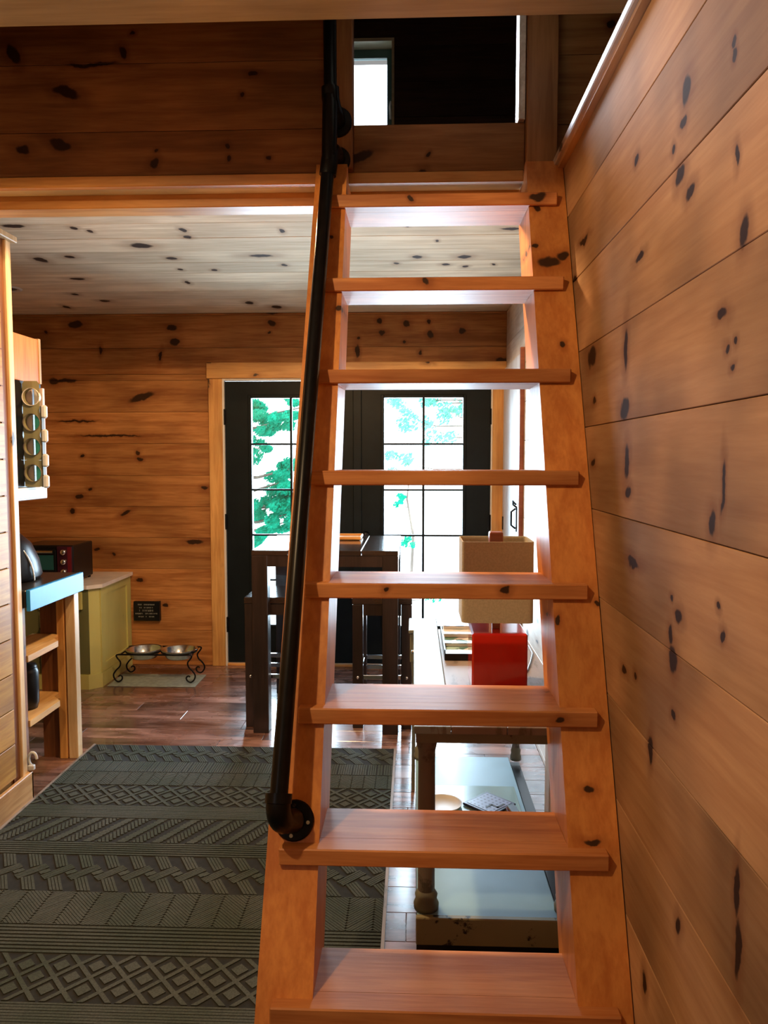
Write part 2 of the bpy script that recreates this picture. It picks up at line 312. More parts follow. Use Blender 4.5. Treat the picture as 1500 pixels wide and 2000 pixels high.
# ------------------------------------------------------------------ mesh helpers
class MB:
    def __init__(s): s.v = []; s.f = []; s.sm = []
    def add(s, vs, fs, smooth=False):
        b = len(s.v); s.v += [tuple(v) for v in vs]; s.f += [tuple(b + i for i in f) for f in fs]; s.sm += [smooth] * len(fs)
        return s
    def box(s, x0, x1, y0, y1, z0, z1, ch=0.0):
        if ch <= 0:
            vs = [(x0,y0,z0),(x1,y0,z0),(x1,y1,z0),(x0,y1,z0),(x0,y0,z1),(x1,y0,z1),(x1,y1,z1),(x0,y1,z1)]
            return s.add(vs, [(0,3,2,1),(4,5,6,7),(0,1,5,4),(1,2,6,5),(2,3,7,6),(3,0,4,7)])
        # chamfered box : 24 verts, 44 tris
        c = ch; vs = []; idx = {}
        X = (x0, x1); Y = (y0, y1); Z = (z0, z1); sg = (1, -1)
        for i in (0,1):
            for j in (0,1):
                for k in (0,1):
                    idx[i,j,k,'x'] = len(vs); vs.append((X[i], Y[j]+sg[j]*c, Z[k]+sg[k]*c))
                    idx[i,j,k,'y'] = len(vs); vs.append((X[i]+sg[i]*c, Y[j], Z[k]+sg[k]*c))
                    idx[i,j,k,'z'] = len(vs); vs.append((X[i]+sg[i]*c, Y[j]+sg[j]*c, Z[k]))
        fs = []
        g = lambda *a: idx[a]
        for i in (0,1): fs.append([g(i,0,0,'x'),g(i,1,0,'x'),g(i,1,1,'x'),g(i,0,1,'x')])
        for j in (0,1): fs.append([g(0,j,0,'y'),g(1,j,0,'y'),g(1,j,1,'y'),g(0,j,1,'y')])
        for k in (0,1): fs.append([g(0,0,k,'z'),g(1,0,k,'z'),g(1,1,k,'z'),g(0,1,k,'z')])
        for i in (0,1):
            for j in (0,1): fs.append([g(i,j,0,'x'),g(i,j,1,'x'),g(i,j,1,'y'),g(i,j,0,'y')])
        for i in (0,1):
            for k in (0,1): fs.append([g(i,0,k,'x'),g(i,1,k,'x'),g(i,1,k,'z'),g(i,0,k,'z')])
        for j in (0,1):
            for k in (0,1): fs.append([g(0,j,k,'y'),g(1,j,k,'y'),g(1,j,k,'z'),g(0,j,k,'z')])
        for i in (0,1):
            for j in (0,1):
                for k in (0,1): fs.append([g(i,j,k,'x'),g(i,j,k,'y'),g(i,j,k,'z')])
        ctr = Vector(((x0+x1)/2,(y0+y1)/2,(z0+z1)/2)); out = []
        for f in fs:
            p = [Vector(vs[q]) for q in f]; n = (p[1]-p[0]).cross(p[2]-p[0]); m_ = sum(p, Vector())/len(p)
            out.append(tuple(f) if n.dot(m_-ctr) > 0 else tuple(reversed(f)))
        return s.add(vs, out)
    def prism(s, poly, axis, a, b):
        """poly: 2D list in the two other axes; extrude along axis a..b"""
        def P(u, w, t): return {'X': (t, u, w), 'Y': (u, t, w), 'Z': (u, w, t)}[axis]
        n = len(poly); vs = [P(u, w, a) for u, w in poly] + [P(u, w, b) for u, w in poly]
        fs = [tuple(range(n)), tuple(range(2*n-1, n-1, -1))] + [(i, i+n, (i+1) % n + n, (i+1) % n) for i in range(n)]
        return s.add(vs, fs)
    def tube(s, pts, r, n=12, caps=True):
        pts = [Vector(p) for p in pts]; rings = []; rr = r if isinstance(r, (list, tuple)) else [r]*len(pts)
        up = None
        for i, p in enumerate(pts):
            d = (pts[min(i+1, len(pts)-1)] - pts[max(i-1, 0)]).normalized()
            if up is None:
                up = d.orthogonal().normalized()
            else:
                up = (up - d*up.dot(d)).normalized()
            w = d.cross(up)
            rings.append([p + (up*cos(2*pi*k/n) + w*sin(2*pi*k/n))*rr[i] for k in range(n)])
        vs = [q for ring in rings for q in ring]
        fs = [(i*n+k, i*n+(k+1) % n, (i+1)*n+(k+1) % n, (i+1)*n+k) for i in range(len(pts)-1) for k in range(n)]
        s.add(vs, fs, True)
        if caps:
            s.add(rings[0], [tuple(range(n))]); s.add(rings[-1], [tuple(range(n))])
        return s
    def lathe(s, prof, c=(0,0,0), n=32, axis='Z', caps=False):
        """prof: list of (r, h)"""
        vs = []
        for r, h in prof:
            for k in range(n):
                a = 2*pi*k/n; x, y = r*cos(a), r*sin(a)
                v = {'Z': (x, y, h), 'Y': (x, h, y), 'X': (h, x, y)}[axis]
                vs.append((c[0]+v[0], c[1]+v[1], c[2]+v[2]))
        fs = [(i*n+k, i*n+(k+1) % n, (i+1)*n+(k+1) % n, (i+1)*n+k) for i in range(len(prof)-1) for k in range(n)]
        return s.add(vs, fs, True)
    def build(s, name, mat, parent=None, loc=None, fix=True):
        me = bpy.data.meshes.new(name)
        o = bpy.data.objects.new(name, me)
        org = Vector(parent['_o']) if parent is not None and '_o' in parent else Vector(loc or (0,0,0))
        me.from_pydata([tuple(Vector(v) - org) for v in s.v], [], s.f)
        me.polygons.foreach_set('use_smooth', s.sm)
        if fix:
            bm = bmesh.new(); bm.from_mesh(me); bmesh.ops.recalc_face_normals(bm, faces=bm.faces); bm.to_mesh(me); bm.free()
        me.materials.append(M[mat] if isinstance(mat, str) else mat)
        COL.objects.link(o)
        if parent is not None: o.parent = parent; o['_o'] = tuple(org)
        else: o.location = org; o['_o'] = tuple(org)
        return o

def tag(o, label=None, cat=None, group=None, kind=None):
    for k, v in (('label', label), ('category', cat), ('group', group), ('kind', kind)):
        if v: o[k] = v
    return o
def thing(name, loc, label, cat, group=None):
    o = bpy.data.objects.new(name, None); COL.objects.link(o); o.location = loc; o['_o'] = tuple(loc); o.empty_display_size = .1
    return tag(o, label, cat, group)
def struct(name, mb, mat, label=None, loc=None):
    o = mb.build(name, mat, None, loc); o['kind'] = 'structure'
    if label: o['label'] = label
    return o
def sphere(mb, c, rx, ry=None, rz=None, n=16, m=10):
    ry = ry or rx; rz = rz or rx
    vs = []; fs = []
    for i in range(m+1):
        th = pi*i/m
        for k in range(n):
            ph = 2*pi*k/n; vs.append((c[0]+rx*sin(th)*cos(ph), c[1]+ry*sin(th)*sin(ph), c[2]+rz*cos(th)))
    fs = [(i*n+k, (i+1)*n+k, (i+1)*n+(k+1) % n, i*n+(k+1) % n) for i in range(m) for k in range(n)]
    return mb.add(vs, fs, True)

# ------------------------------------------------------------------ the setting
XL, XR, XRN, YB, YR = -2.95, 0.64, 0.482, 5.40, -2.60    # left, kitchen right, near right, back, rear
ZC, ZL, ZN, ZTOP = 2.50, 2.605, 2.75, 4.70
PW = .2232

# floor: base slab and its boards
floor = struct('floor', MB().box(XL, 1.2, YR, YB+.02, -.10, -.012), 'floor', 'mottled brown wood board floor')
y = 0.30; row = 0
while y < YB - .001:
    y1 = min(y + .152, YB)
    x = XL + [0, .62, .31, .93, .15][row % 5] - 1.0
    while x < .64:
        a, b_ = max(x, XL), min(x + 1.0, .64)
        if b_ - a > .02:
            MB().box(a+.0008, b_-.0008, y+.0008, y1-.0008, -.012, 0, .0012).build('board', 'floor', floor)
        x += 1.0
    y = y1; row += 1
MB().box(XL, 1.0, YR, .30, -.012, 0).build('floor_run', 'floor', floor)

def hplanks(wall, mat, x0, x1, y0, y1, z0, z1, axis, ref, pitch=PW, gap=.0018, jit=0.0, splits=()):
    """horizontal boards on a wall. axis 'X': runs along X, face normal Y; 'Y': runs along Y"""
    k = math.floor((z0-ref)/pitch); z = ref + k*pitch; i = 0
    while z < z1 - .004:
        a, b_ = max(z, z0), min(z+pitch, z1)
        if b_ - a > .012:
            o_ = random.uniform(0, jit)
            if axis == 'X': MB().box(x0, x1, y0+(o_ if y0 < y1 else 0), y1, a+gap/2, b_-gap/2, .0012).build('plank', mat, wall)
            else: MB().box(x0+o_, x1, y0, y1, a+gap/2, b_-gap/2, .0012).build('plank', mat, wall)
        z += pitch; i += 1

# back wall with the double door opening
DX0, DX1, DZ1 = -1.352, .545, 2.05
wb = MB(); wb.box(XL-.15, DX0, YB+.02, YB+.14, -.1, ZL); wb.box(DX1, 1.2, YB+.02, YB+.14, -.1, ZL); wb.box(DX0, DX1, YB+.02, YB+.14, DZ1, ZL)
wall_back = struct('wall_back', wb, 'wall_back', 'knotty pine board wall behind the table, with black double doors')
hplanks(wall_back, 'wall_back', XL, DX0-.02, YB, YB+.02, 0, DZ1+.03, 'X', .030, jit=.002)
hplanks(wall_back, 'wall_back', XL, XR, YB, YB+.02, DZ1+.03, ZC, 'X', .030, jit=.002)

# kitchen right wall (whitewashed boards, daylight side)
wall_right = struct('wall_right', MB().box(XR+.02, XR+.14, 2.75, YB+.14, -.1, ZL), 'wall_white', 'pale board wall on the right of the kitchen')
hplanks(wall_right, 'wall_white', XR, XR+.02, 2.75, YB, 0, ZC, 'Y', .030)
# near right wall beside the ladder, furred out, with ledge
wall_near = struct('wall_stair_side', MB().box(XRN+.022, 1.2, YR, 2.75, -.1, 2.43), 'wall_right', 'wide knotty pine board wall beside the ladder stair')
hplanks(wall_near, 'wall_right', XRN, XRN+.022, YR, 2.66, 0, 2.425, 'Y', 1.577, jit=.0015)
MB().box(XRN, XRN+.022, 2.66, 2.75, 0, 2.425).build('end_board', 'trim', wall_near)
ledge = struct('trim_1', MB().box(.452, 1.02, YR, 2.655, 2.437, 2.462, .003), 'pale_trim_y', 'pale ledge cap along the top of the stair side wall')
MB().box(.464, .484, YR, 2.655, 2.425, 2.437).build('moulding', 'trim_y', ledge)
struct('wall_right_upper', MB().box(1.02, 1.12, YR, YB, 2.43, ZTOP), 'loft', 'upper wall above the ledge')
# left outer wall, rear wall
wl = struct('wall_left', MB().box(XL-.12, XL-.02, YR, YB+.14, -.1, ZTOP), 'wall_back', 'board wall on the kitchen left')
hplanks(wl, 'partition', XL-.02, XL, YR, YB, 0, ZC, 'Y', .030)
struct('wall_rear', MB().box(XL-.1, 1.2, YR-.12, YR, -.1, ZN+.1), 'partition', 'board wall behind the stair')

# kitchen ceiling = underside of loft
ceiling = struct('ceiling', MB().box(XL-.1, 1.02, 2.84, YB+.02, ZC+.018, ZL-.02), 'ceiling', 'knotty pine board ceiling under the loft, pale daylight in its colour')
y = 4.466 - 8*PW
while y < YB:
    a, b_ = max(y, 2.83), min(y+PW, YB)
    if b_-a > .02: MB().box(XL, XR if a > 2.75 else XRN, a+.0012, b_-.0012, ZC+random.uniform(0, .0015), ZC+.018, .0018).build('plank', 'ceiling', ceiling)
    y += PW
# near ceiling, its board edge crossing the top of the picture
nc = struct('ceiling_entry', MB().box(XL-.1, 1.02, YR, 2.30, ZN+.02, ZN+.14), 'pale_trim', 'pale board ceiling in front of the stair opening')
y = 2.30
while y > YR+.05:
    MB().box(XL, 1.02, max(y-.25, YR)+.001, y-.001, ZN, ZN+.02, .002).build('plank', 'pale_trim', nc); y -= .25
# roof
struct('ceiling_loft', MB().box(XL-.1, 1.2, 2.16, YB+.14, ZTOP, ZTOP+.1), 'loft', 'shade-toned roof boards over the loft')
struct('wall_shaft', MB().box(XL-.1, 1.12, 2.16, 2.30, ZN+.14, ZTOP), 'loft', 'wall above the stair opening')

# loft edge beam and its board facing
beam = struct('trim_2', MB().box(XL, .365, 2.682, 2.741, 2.416, ZL-.004), 'pale_trim', 'pale beam carrying the loft edge')
fw = MB(); fw.box(XL, -.285, 2.682, 2.74, ZL, 3.75); fw.box(.47, 1.02, 2.682, 2.74, 2.465, 3.75)
fascia = struct('wall_loft_front', fw, 'fascia', 'shade-darkened knotty board guard wall at the loft edge')
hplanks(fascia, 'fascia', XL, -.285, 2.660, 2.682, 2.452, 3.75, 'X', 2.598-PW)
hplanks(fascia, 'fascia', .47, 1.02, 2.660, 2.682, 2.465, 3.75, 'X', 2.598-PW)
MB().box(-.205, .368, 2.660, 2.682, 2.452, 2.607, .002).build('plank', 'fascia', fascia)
struct('trim_3', MB().box(XL, .365, 2.652, 2.682, 2.414, 2.450, .003), 'trim_x', 'bright orange pine trim strip along the loft edge')
struct('trim_4', MB().box(XL, .365, 2.745, 2.838, 2.372, 2.50, .003), 'trim_x', 'orange pine strip under the loft edge beam')
# loft floor, back wall with window, opening frame
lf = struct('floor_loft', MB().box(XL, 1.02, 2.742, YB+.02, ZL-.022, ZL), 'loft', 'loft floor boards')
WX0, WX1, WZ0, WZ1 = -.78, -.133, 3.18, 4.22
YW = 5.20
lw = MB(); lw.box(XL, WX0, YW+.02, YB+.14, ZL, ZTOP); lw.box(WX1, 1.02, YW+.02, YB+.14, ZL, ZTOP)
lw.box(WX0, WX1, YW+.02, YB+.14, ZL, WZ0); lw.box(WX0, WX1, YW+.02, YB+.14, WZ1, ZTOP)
wloft = struct('wall_loft_back', lw, 'loft', 'shade-toned board wall at the back of the loft')
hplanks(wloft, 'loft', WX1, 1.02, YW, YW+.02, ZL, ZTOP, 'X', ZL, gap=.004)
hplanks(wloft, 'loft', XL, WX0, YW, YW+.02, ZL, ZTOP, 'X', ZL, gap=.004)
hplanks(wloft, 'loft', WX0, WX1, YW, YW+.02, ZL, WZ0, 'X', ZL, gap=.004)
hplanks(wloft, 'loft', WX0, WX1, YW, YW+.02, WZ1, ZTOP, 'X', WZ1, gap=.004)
w1 = thing('window_1', (WX0, YW, WZ0), 'small loft window with pale frame, bright with daylight', None); w1['kind'] = 'structure'
c = MB(); c.box(WX0, WX1, YW-.004, YW+.16, WZ1-.02, WZ1); c.box(WX0, WX1, YW-.004, YW+.16, WZ0, WZ0+.02)
c.box(WX1-.016, WX1, YW-.004, YW+.16, WZ0+.02, WZ1-.02); c.box(WX0, WX0+.016, YW-.004, YW+.16, WZ0+.02, WZ1-.02)
c.build('jamb', 'pale_trim', w1)
c = MB(); c.box(WX0+.016, WX1-.016, YW+.10, YW+.13, WZ1-.075, WZ1-.02); c.box(WX0+.016, WX1-.016, YW+.10, YW+.13, WZ0+.02, WZ0+.06)
c.box(WX1-.05, WX1-.016, YW+.10, YW+.13, WZ0+.06, WZ1-.075); c.box(WX0+.016, WX0+.05, YW+.10, YW+.13, WZ0+.06, WZ1-.075)
c.build('sash', 'reveal', w1)
MB().box(WX0+.05, WX1-.05, YW+.112, YW+.117, WZ0+.06, WZ1-.075).build('pane', 'glass', w1)
MB().tube([(WX1-.026, YW+.095, 3.86), (WX1-.03, YW+.07, 3.82), (WX1-.026, YW+.08, 3.74)], .007, 8).build('latch', 'white', w1)

# posts of the stair opening
p = MB(); p.box(-.291, -.205, 2.62, 2.70, 2.452, 3.75, .003)
struct('trim_5', p, 'post', 'left pine post of the loft stair opening')
p = MB(); p.box(.369, .470, 2.62, 2.70, 2.452, 3.75, .003)
struct('trim_6', p, 'post', 'right pine post of the loft stair opening')
struct('trim_7', MB().box(.344, .366, 2.64, 2.72, 2.609, 3.75, .002), 'pale_trim_y', 'pale strip lining the right side of the loft opening')

# door casing
cas = MB(); cas.box(-1.441, -1.345, YB-.020, YB+.003, 0, 2.045, .003)
struct('trim_8', cas, 'trim', 'golden pine casing left of the double doors')
struct('trim_9', MB().box(-1.452, XR-.001, YB-.024, YB+.003, 2.047, 2.158, .003), 'trim_x', 'golden pine head casing over the double doors')
struct('trim_10', MB().box(.548, .636, YB-.020, YB+.003, 0, 2.045, .003), 'trim', 'golden pine casing right of the double doors')
st = MB(); st.box(-1.345, -1.333, YB-.008, YB+.12, 0, 2.047); st.box(.538, .548, YB-.008, YB+.12, 0, 2.047); st.box(-1.333, .538, YB-.008, YB+.12, 2.035, 2.047)
struct('trim_11', st, 'weather', 'white weatherstrip frame around the double doors')
struct('trim_12', MB().box(-1.333, .538, YB-.01, YB+.14, 0, .018, .003), 'trim_x', 'threshold under the double doors')

def glazed_door(n, x0, x1, g0, g1, hinge, label):
    d = thing('door_%d' % n, ((x0+x1)/2, YB, 0), label, None); d['kind'] = 'structure'
    z0, z1, a0, a1 = .022, 2.030, .300, 1.912; ya, yb = YB+.012, YB+.056
    f = MB(); f.box(x0, g0, ya, yb, z0, z1); f.box(g1, x1, ya, yb, z0, z1); f.box(g0, g1, ya, yb, z0, a0); f.box(g0, g1, ya, yb, a1, z1)
    f.build('slab', 'black_paint', d)
    m = MB(); t_ = .022
    for (u0, u1, v0, v1) in ((g0-t_, g0, a0-t_, a1+t_), (g1, g1+t_, a0-t_, a1+t_), (g0, g1, a0-t_, a0), (g0, g1, a1, a1+t_)):
        m.box(u0, u1, ya-.012, ya, v0, v1, .003)
    m.build('glazing_bead', 'black_paint', d)
    gx = (g0+g1)/2
    MB().box(gx-.008, gx+.008, ya-.004, yb-.02, a0, a1, .002).build('muntin', 'black_paint', d)
    for k in range(1, 5):
        z = a0+(a1-a0)*k/5; MB().box(g0, g1, ya-.003, yb-.021, z-.0065, z+.0065, .002).build('muntin', 'black_paint', d)
    for c_ in range(2):
        for k in range(5):
            u0 = g0 if c_ == 0 else gx; u1 = gx if c_ == 0 else g1
            zz0 = a0+(a1-a0)*k/5; zz1 = a0+(a1-a0)*(k+1)/5
            MB().box(u0, u1, ya+.026, ya+.030, zz0, zz1).build('pane', 'glass', d)
    for z in (.30, 1.04, 1.78):
        h = MB(); hx = x0-.004 if hinge < 0 else x1+.004
        h.tube([(hx, ya-.012, z-.055), (hx, ya-.012, z+.055)], .009, 8); h.box(hx-.016, hx+.016, ya-.006, ya, z-.05, z+.05)
        h.build('hinge', 'black_iron', d)
    return d
glazed_door(1, -1.331, -.397, -1.144, -.583, -1, 'left leaf of the black glazed double doors')
d2 = glazed_door(2, -.393, .536, -.207, .345, 1, 'right leaf of the black glazed double doors')
MB().box(-.425, -.365, YB-.002, YB+.012, .022, 2.03, .004).build('astragal', 'black_paint', d2)
MB().lathe([(0, -.06), (.022, -.06), (.026, -.05), (.022, -.035), (.008, -.03), (.008, 0), (.024, 0)], (-.335, YB+.012, .95), 16, 'Y').build('knob', 'black_iron', d2)
# whitewashed plank door on the right wall
d3 = thing('door_3', (XR, 4.9, 0), 'white plank side door with a black iron latch on the right wall', None); d3['kind'] = 'structure'
for k in range(5):
    a = 4.53+.165*k; MB().box(XR-.022, XR-.002, a+.001, a+.164, .02, 2.10, .002).build('plank', 'white', d3)
MB().box(XR-.026, XR-.001, 4.500, 4.527, 0, 2.13, .002).build('edge_strip', 'brown_block', d3)
l = MB(); l.box(XR-.028, XR-.022, 4.60, 4.63, 1.05, 1.20, .002); l.tube([(XR-.03, 4.615, 1.19), (XR-.055, 4.615, 1.17), (XR-.055, 4.615, 1.09), (XR-.03, 4.615, 1.07)], .006, 8)
l.tube([(XR-.03, 4.60, 1.215), (XR-.05, 4.585, 1.235), (XR-.05, 4.57, 1.215), (XR-.03, 4.565, 1.20)], .006, 8)
l.build('latch', 'black_iron', d3)
MB().box(XR-.028, XR-.022, 5.30, 5.33, 2.0, 2.09).build('hinge', 'black_iron', d3)
MB().box(XR-.028, XR-.022, 5.30, 5.33, 1.0, 1.09).build('hinge', 'black_iron', d3)

# partition at the left edge
pt = struct('wall_partition', MB().box(-1.80, -1.690, YR, 3.10, 0, 2.385), 'partition', 'pine board partition at the left edge of the picture')
hplanks(pt, 'partition', -1.690, -1.675, YR, 3.10, .13, 2.385, 'Y', .14, pitch=.1495, gap=.005, jit=.003)
MB().box(-1.80, -1.684, 3.10, 3.150, 0, 2.385).build('shadow_gap_strip', 'shelf_dark', pt)  # dark brown colour paints the shade of the gap groove
MB().box(-1.80, -1.672, 3.150, 3.190, 0, 2.385, .003).build('end_board', 'pale_post', pt)
struct('trim_13', MB().box(-1.81, -1.655, YR, 3.215, 2.385, 2.410, .003), 'pale_post', 'pale cap on top of the left partition')
struct('baseboard_left', MB().box(-1.675, -1.655, YR, 3.205, 0, .128, .003), 'trim_y', 'pine baseboard of the left partition')
struct('baseboard_left_return', MB().box(-1.80, -1.655, 3.190, 3.205, 0, .128, .003), 'trim_y', 'baseboard return at the end of the left partition')

# recessed ceiling light
rl = thing('ceiling_light', (-2.43, 4.567, ZC), 'white-ringed round recessed ceiling light, unlit, near the upper left', 'ceiling light')
MB().lathe([(.062, -.001), (.066, -.006), (.088, -.005), (.092, 0)], (-2.43, 4.567, ZC), 32).build('trim_ring', 'white', rl)
MB().lathe([(0, -.0015), (.062, -.001)], (-2.43, 4.567, ZC), 32).build('lens', 'black_plastic', rl)

el_ = thing('ceiling_light', (-1.02, .72, ZN), 'white recessed ceiling light over the entry in front of the ladder stair', 'ceiling light')
MB().lathe([(.055, .012), (.06, -.006), (.085, -.005), (.09, 0)], (-1.02, .72, ZN), 32).build('trim_ring', 'white', el_)

# ------------------------------------------------------------------ ladder stair
A0, B0 = 1.4797, .4505
def FY(z): return A0 + B0*z
lad = thing('ladder_stair', (.07, 1.6, 0), 'steep orange fir ladder stair climbing to the loft, eight open treads', 'ladder')
for (x0, x1, zb) in ((-.345, -.226, .012), (.362, .480, 0.0)):
    dp = .228
    poly = [(FY(zb), zb), (FY(2.452), 2.452), (2.652, 2.452), (2.652, 2.412), (2.650, 2.372), (2.735, 2.35), (FY(2.35)+dp, 2.35) if FY(2.35)+dp < 2.735 else (2.735, (2.735-dp-A0)/B0), (FY(zb)+dp, zb)]
    # keep the outline simple: front edge, top notch below the beam, back edge
    zk = (2.735-dp-A0)/B0
    poly = [(FY(zb), zb), (FY(2.452), 2.452), (2.618, 2.452), (2.640, 2.408), (2.735, 2.408), (2.735, zk), (FY(zb)+dp, zb)]
    mb = MB().prism(poly, 'X', x0, x1)
    if x0 < 0: mb.v = [(x+.0115*(z-.25)-.0015 if x < -.3 else x+.006, y, z) for x, y, z in mb.v]
    mb.build('stringer', 'stringer', lad)
for k in range(8):
    zt = .296 + .290*k
    x0 = -.311 if k < 2 else -.283; x1 = .450
    yn = FY(zt) - .032
    m = MB().box(x0, x1, yn, yn+.060, zt-.040, zt, .003)
    m.box(-.2255, .3615, yn+.058, yn+.212, zt-.040, zt)
    m.build('tread', 'tread', lad)

# ------------------------------------------------------------------ pipe handrail
hr = thing('pipe_handrail', (-.27, 2.0, .6), 'black iron pipe handrail fixed to the left side of the ladder stair', 'handrail')
nrm = Vector((0, -.912, .411)); dr = Vector((0, .411, .912))
def flange(mb, c, n, r=.046):
    n = Vector(n).normalized(); u = n.orthogonal().normalized(); w = n.cross(u)
    prof = [(0, .006), (r*.96, .006), (r, .003), (r, 0)]
    prof = [(r, 0), (r, .004), (r*.93, .008), (r*.56, .010), (r*.50, .026), (0, .028)]
    N = 28; vs = []
    for (rr, h) in prof:
        for k in range(N):
            a = 2*pi*k/N; vs.append(Vector(c)+n*h+(u*cos(a)+w*sin(a))*rr)
    fs = [(i*N+k, i*N+(k+1) % N, (i+1)*N+(k+1) % N, (i+1)*N+k) for i in range(len(prof)-1) for k in range(N)]
    mb.add(vs, fs, False)
def arc(p, d0, d1, r, n=7):
    """fillet from point p (on the incoming line) turning d0 -> d1"""
    d0 = Vector(d0).normalized(); d1 = Vector(d1).normalized(); out = []
    for i in range(n+1):
        t = i/n*pi/2; out.append(Vector(p) + d0*(r*sin(t)) + d1*(r*(1-cos(t))))
    return out
zf = .630; fc = Vector((-.281, FY(zf), zf)); R_ = .021
pl0 = Vector((-.303, 0, 0)); 
base_pt = fc + nrm*.098 + Vector((-.024, 0, 0))
nel = (nrm + Vector((-.27, 0, 0))).normalized()
top_z = 2.40
tpt = Vector((-.277, FY(2.36), 2.36)) + nrm*.098
dvec = (tpt-base_pt).normalized()
m = MB(); flange(m, fc, nrm, .047); m.build('flange', 'black_iron', hr)
el = [fc + nrm*.02, fc+nel*.055] + arc(fc+nel*.060, nel, dvec, .040)
e_end = el[-1]
m = MB(); m.tube(el, .0285, 16); m.tube([e_end - dvec*.002, e_end+dvec*.02], .031, 16); m.build('elbow', 'black_iron', hr)
# screw heads
for a in (0.6, 2.2, 3.9, 5.3):
    u = nrm.orthogonal().normalized(); w = nrm.cross(u)
    q = fc + nrm*.009 + (u*cos(a)+w*sin(a))*.034
    s_ = MB(); s_.tube([q, q+nrm*.003], .0045, 10); s_.build('screw', 'chrome', hr)
fc2 = Vector((-.256, 2.62, 2.478)); ny = Vector((0, -1, 0))
t2 = fc2 + ny*.115
m = MB(); m.tube([e_end, Vector((-.276, t2.y+.004, 2.40))], R_, 20); m.build('pipe', 'black_iron', hr)
m = MB(); m.tube([Vector((-.276, t2.y+.004, 2.39)), (-.270, t2.y+.005, 2.44), (-.266, t2.y+.02, 2.468), (-.260, t2.y+.05, 2.478), fc2+ny*.01], .0275, 16)
m.build('elbow', 'black_iron', hr)
m = MB(); flange(m, fc2, ny, .044); m.build('flange', 'black_iron', hr)
fc3 = Vector((-.256, 2.62, 2.600)); 
m = MB(); flange(m, fc3, ny, .050); m.build('flange', 'black_iron', hr)
m = MB(); m.tube([fc3+ny*.01, fc3+ny*.06, (-.262, 2.535, 2.606), (-.267, 2.522, 2.63), (-.268, 2.52, 2.665)], .0285, 16); m.build('elbow', 'black_iron', hr)
m = MB(); m.tube([(-.268, 2.52, 2.655), (-.268, 2.52, 3.45)], R_, 20); m.build('pipe', 'black_iron', hr)
m = MB(); m.tube([(-.271, t2.y+.002, 2.43), (-.268, 2.518, 2.64)], .0245, 16); m.build('coupling', 'black_iron', hr)

# ------------------------------------------------------------------ rug
RX0, RX1, RY0, RY1 = -1.655, -.085, .55, 3.835
rug = thing('rug', ((RX0+RX1)/2, 2.2, 0), 'grey green woven area rug with bands of geometric pattern', 'rug')
MB().box(RX0, RX1, RY0, RY1, .0005, .008, .003).build('backing', 'rug', rug)
yarn = MB(); ZB0, ZB1 = .0075, .0105
def clip(poly, x0, x1, y0, y1):
    for ax, lim, sg in ((0, x0, 1), (0, x1, -1), (1, y0, 1), (1, y1, -1)):
        out = []
        for i in range(len(poly)):
            a, b_ = poly[i-1], poly[i]; ia = (a[ax]-lim)*sg >= 0; ib = (b_[ax]-lim)*sg >= 0
            if ia != ib:
                t = (lim-a[ax])/(b_[ax]-a[ax]); out.append((a[0]+(b_[0]-a[0])*t, a[1]+(b_[1]-a[1])*t))
            if ib: out.append(b_)
        poly = out
        if len(poly) < 3: return None
    return poly
def bar(cx, cy, L, w, ang, y0, y1, ribs=1):
    e = (cos(ang), sin(ang)); n = (-sin(ang), cos(ang)); rw = w/ribs
    for i in range(ribs):
        o = (i-(ribs-1)/2)*rw; hw = rw*(.5 if ribs == 1 else .40)
        p = [(cx+e[0]*s*L/2+n[0]*(o+t*hw), cy+e[1]*s*L/2+n[1]*(o+t*hw)) for s, t in ((-1,-1),(1,-1),(1,1),(-1,1))]
        p = clip(p, RX0+.012, RX1-.012, y0+.003, y1-.003)
        if p:
            k = len(p); zt_ = ZB1+random.uniform(0, .0006); vs = [(x, y, ZB0) for x, y in p]+[(x, y, zt_) for x, y in p]
            yarn.add(vs, [tuple(range(k, 2*k))]+[(j, (j+1) % k, k+(j+1) % k, k+j) for j in range(k)])
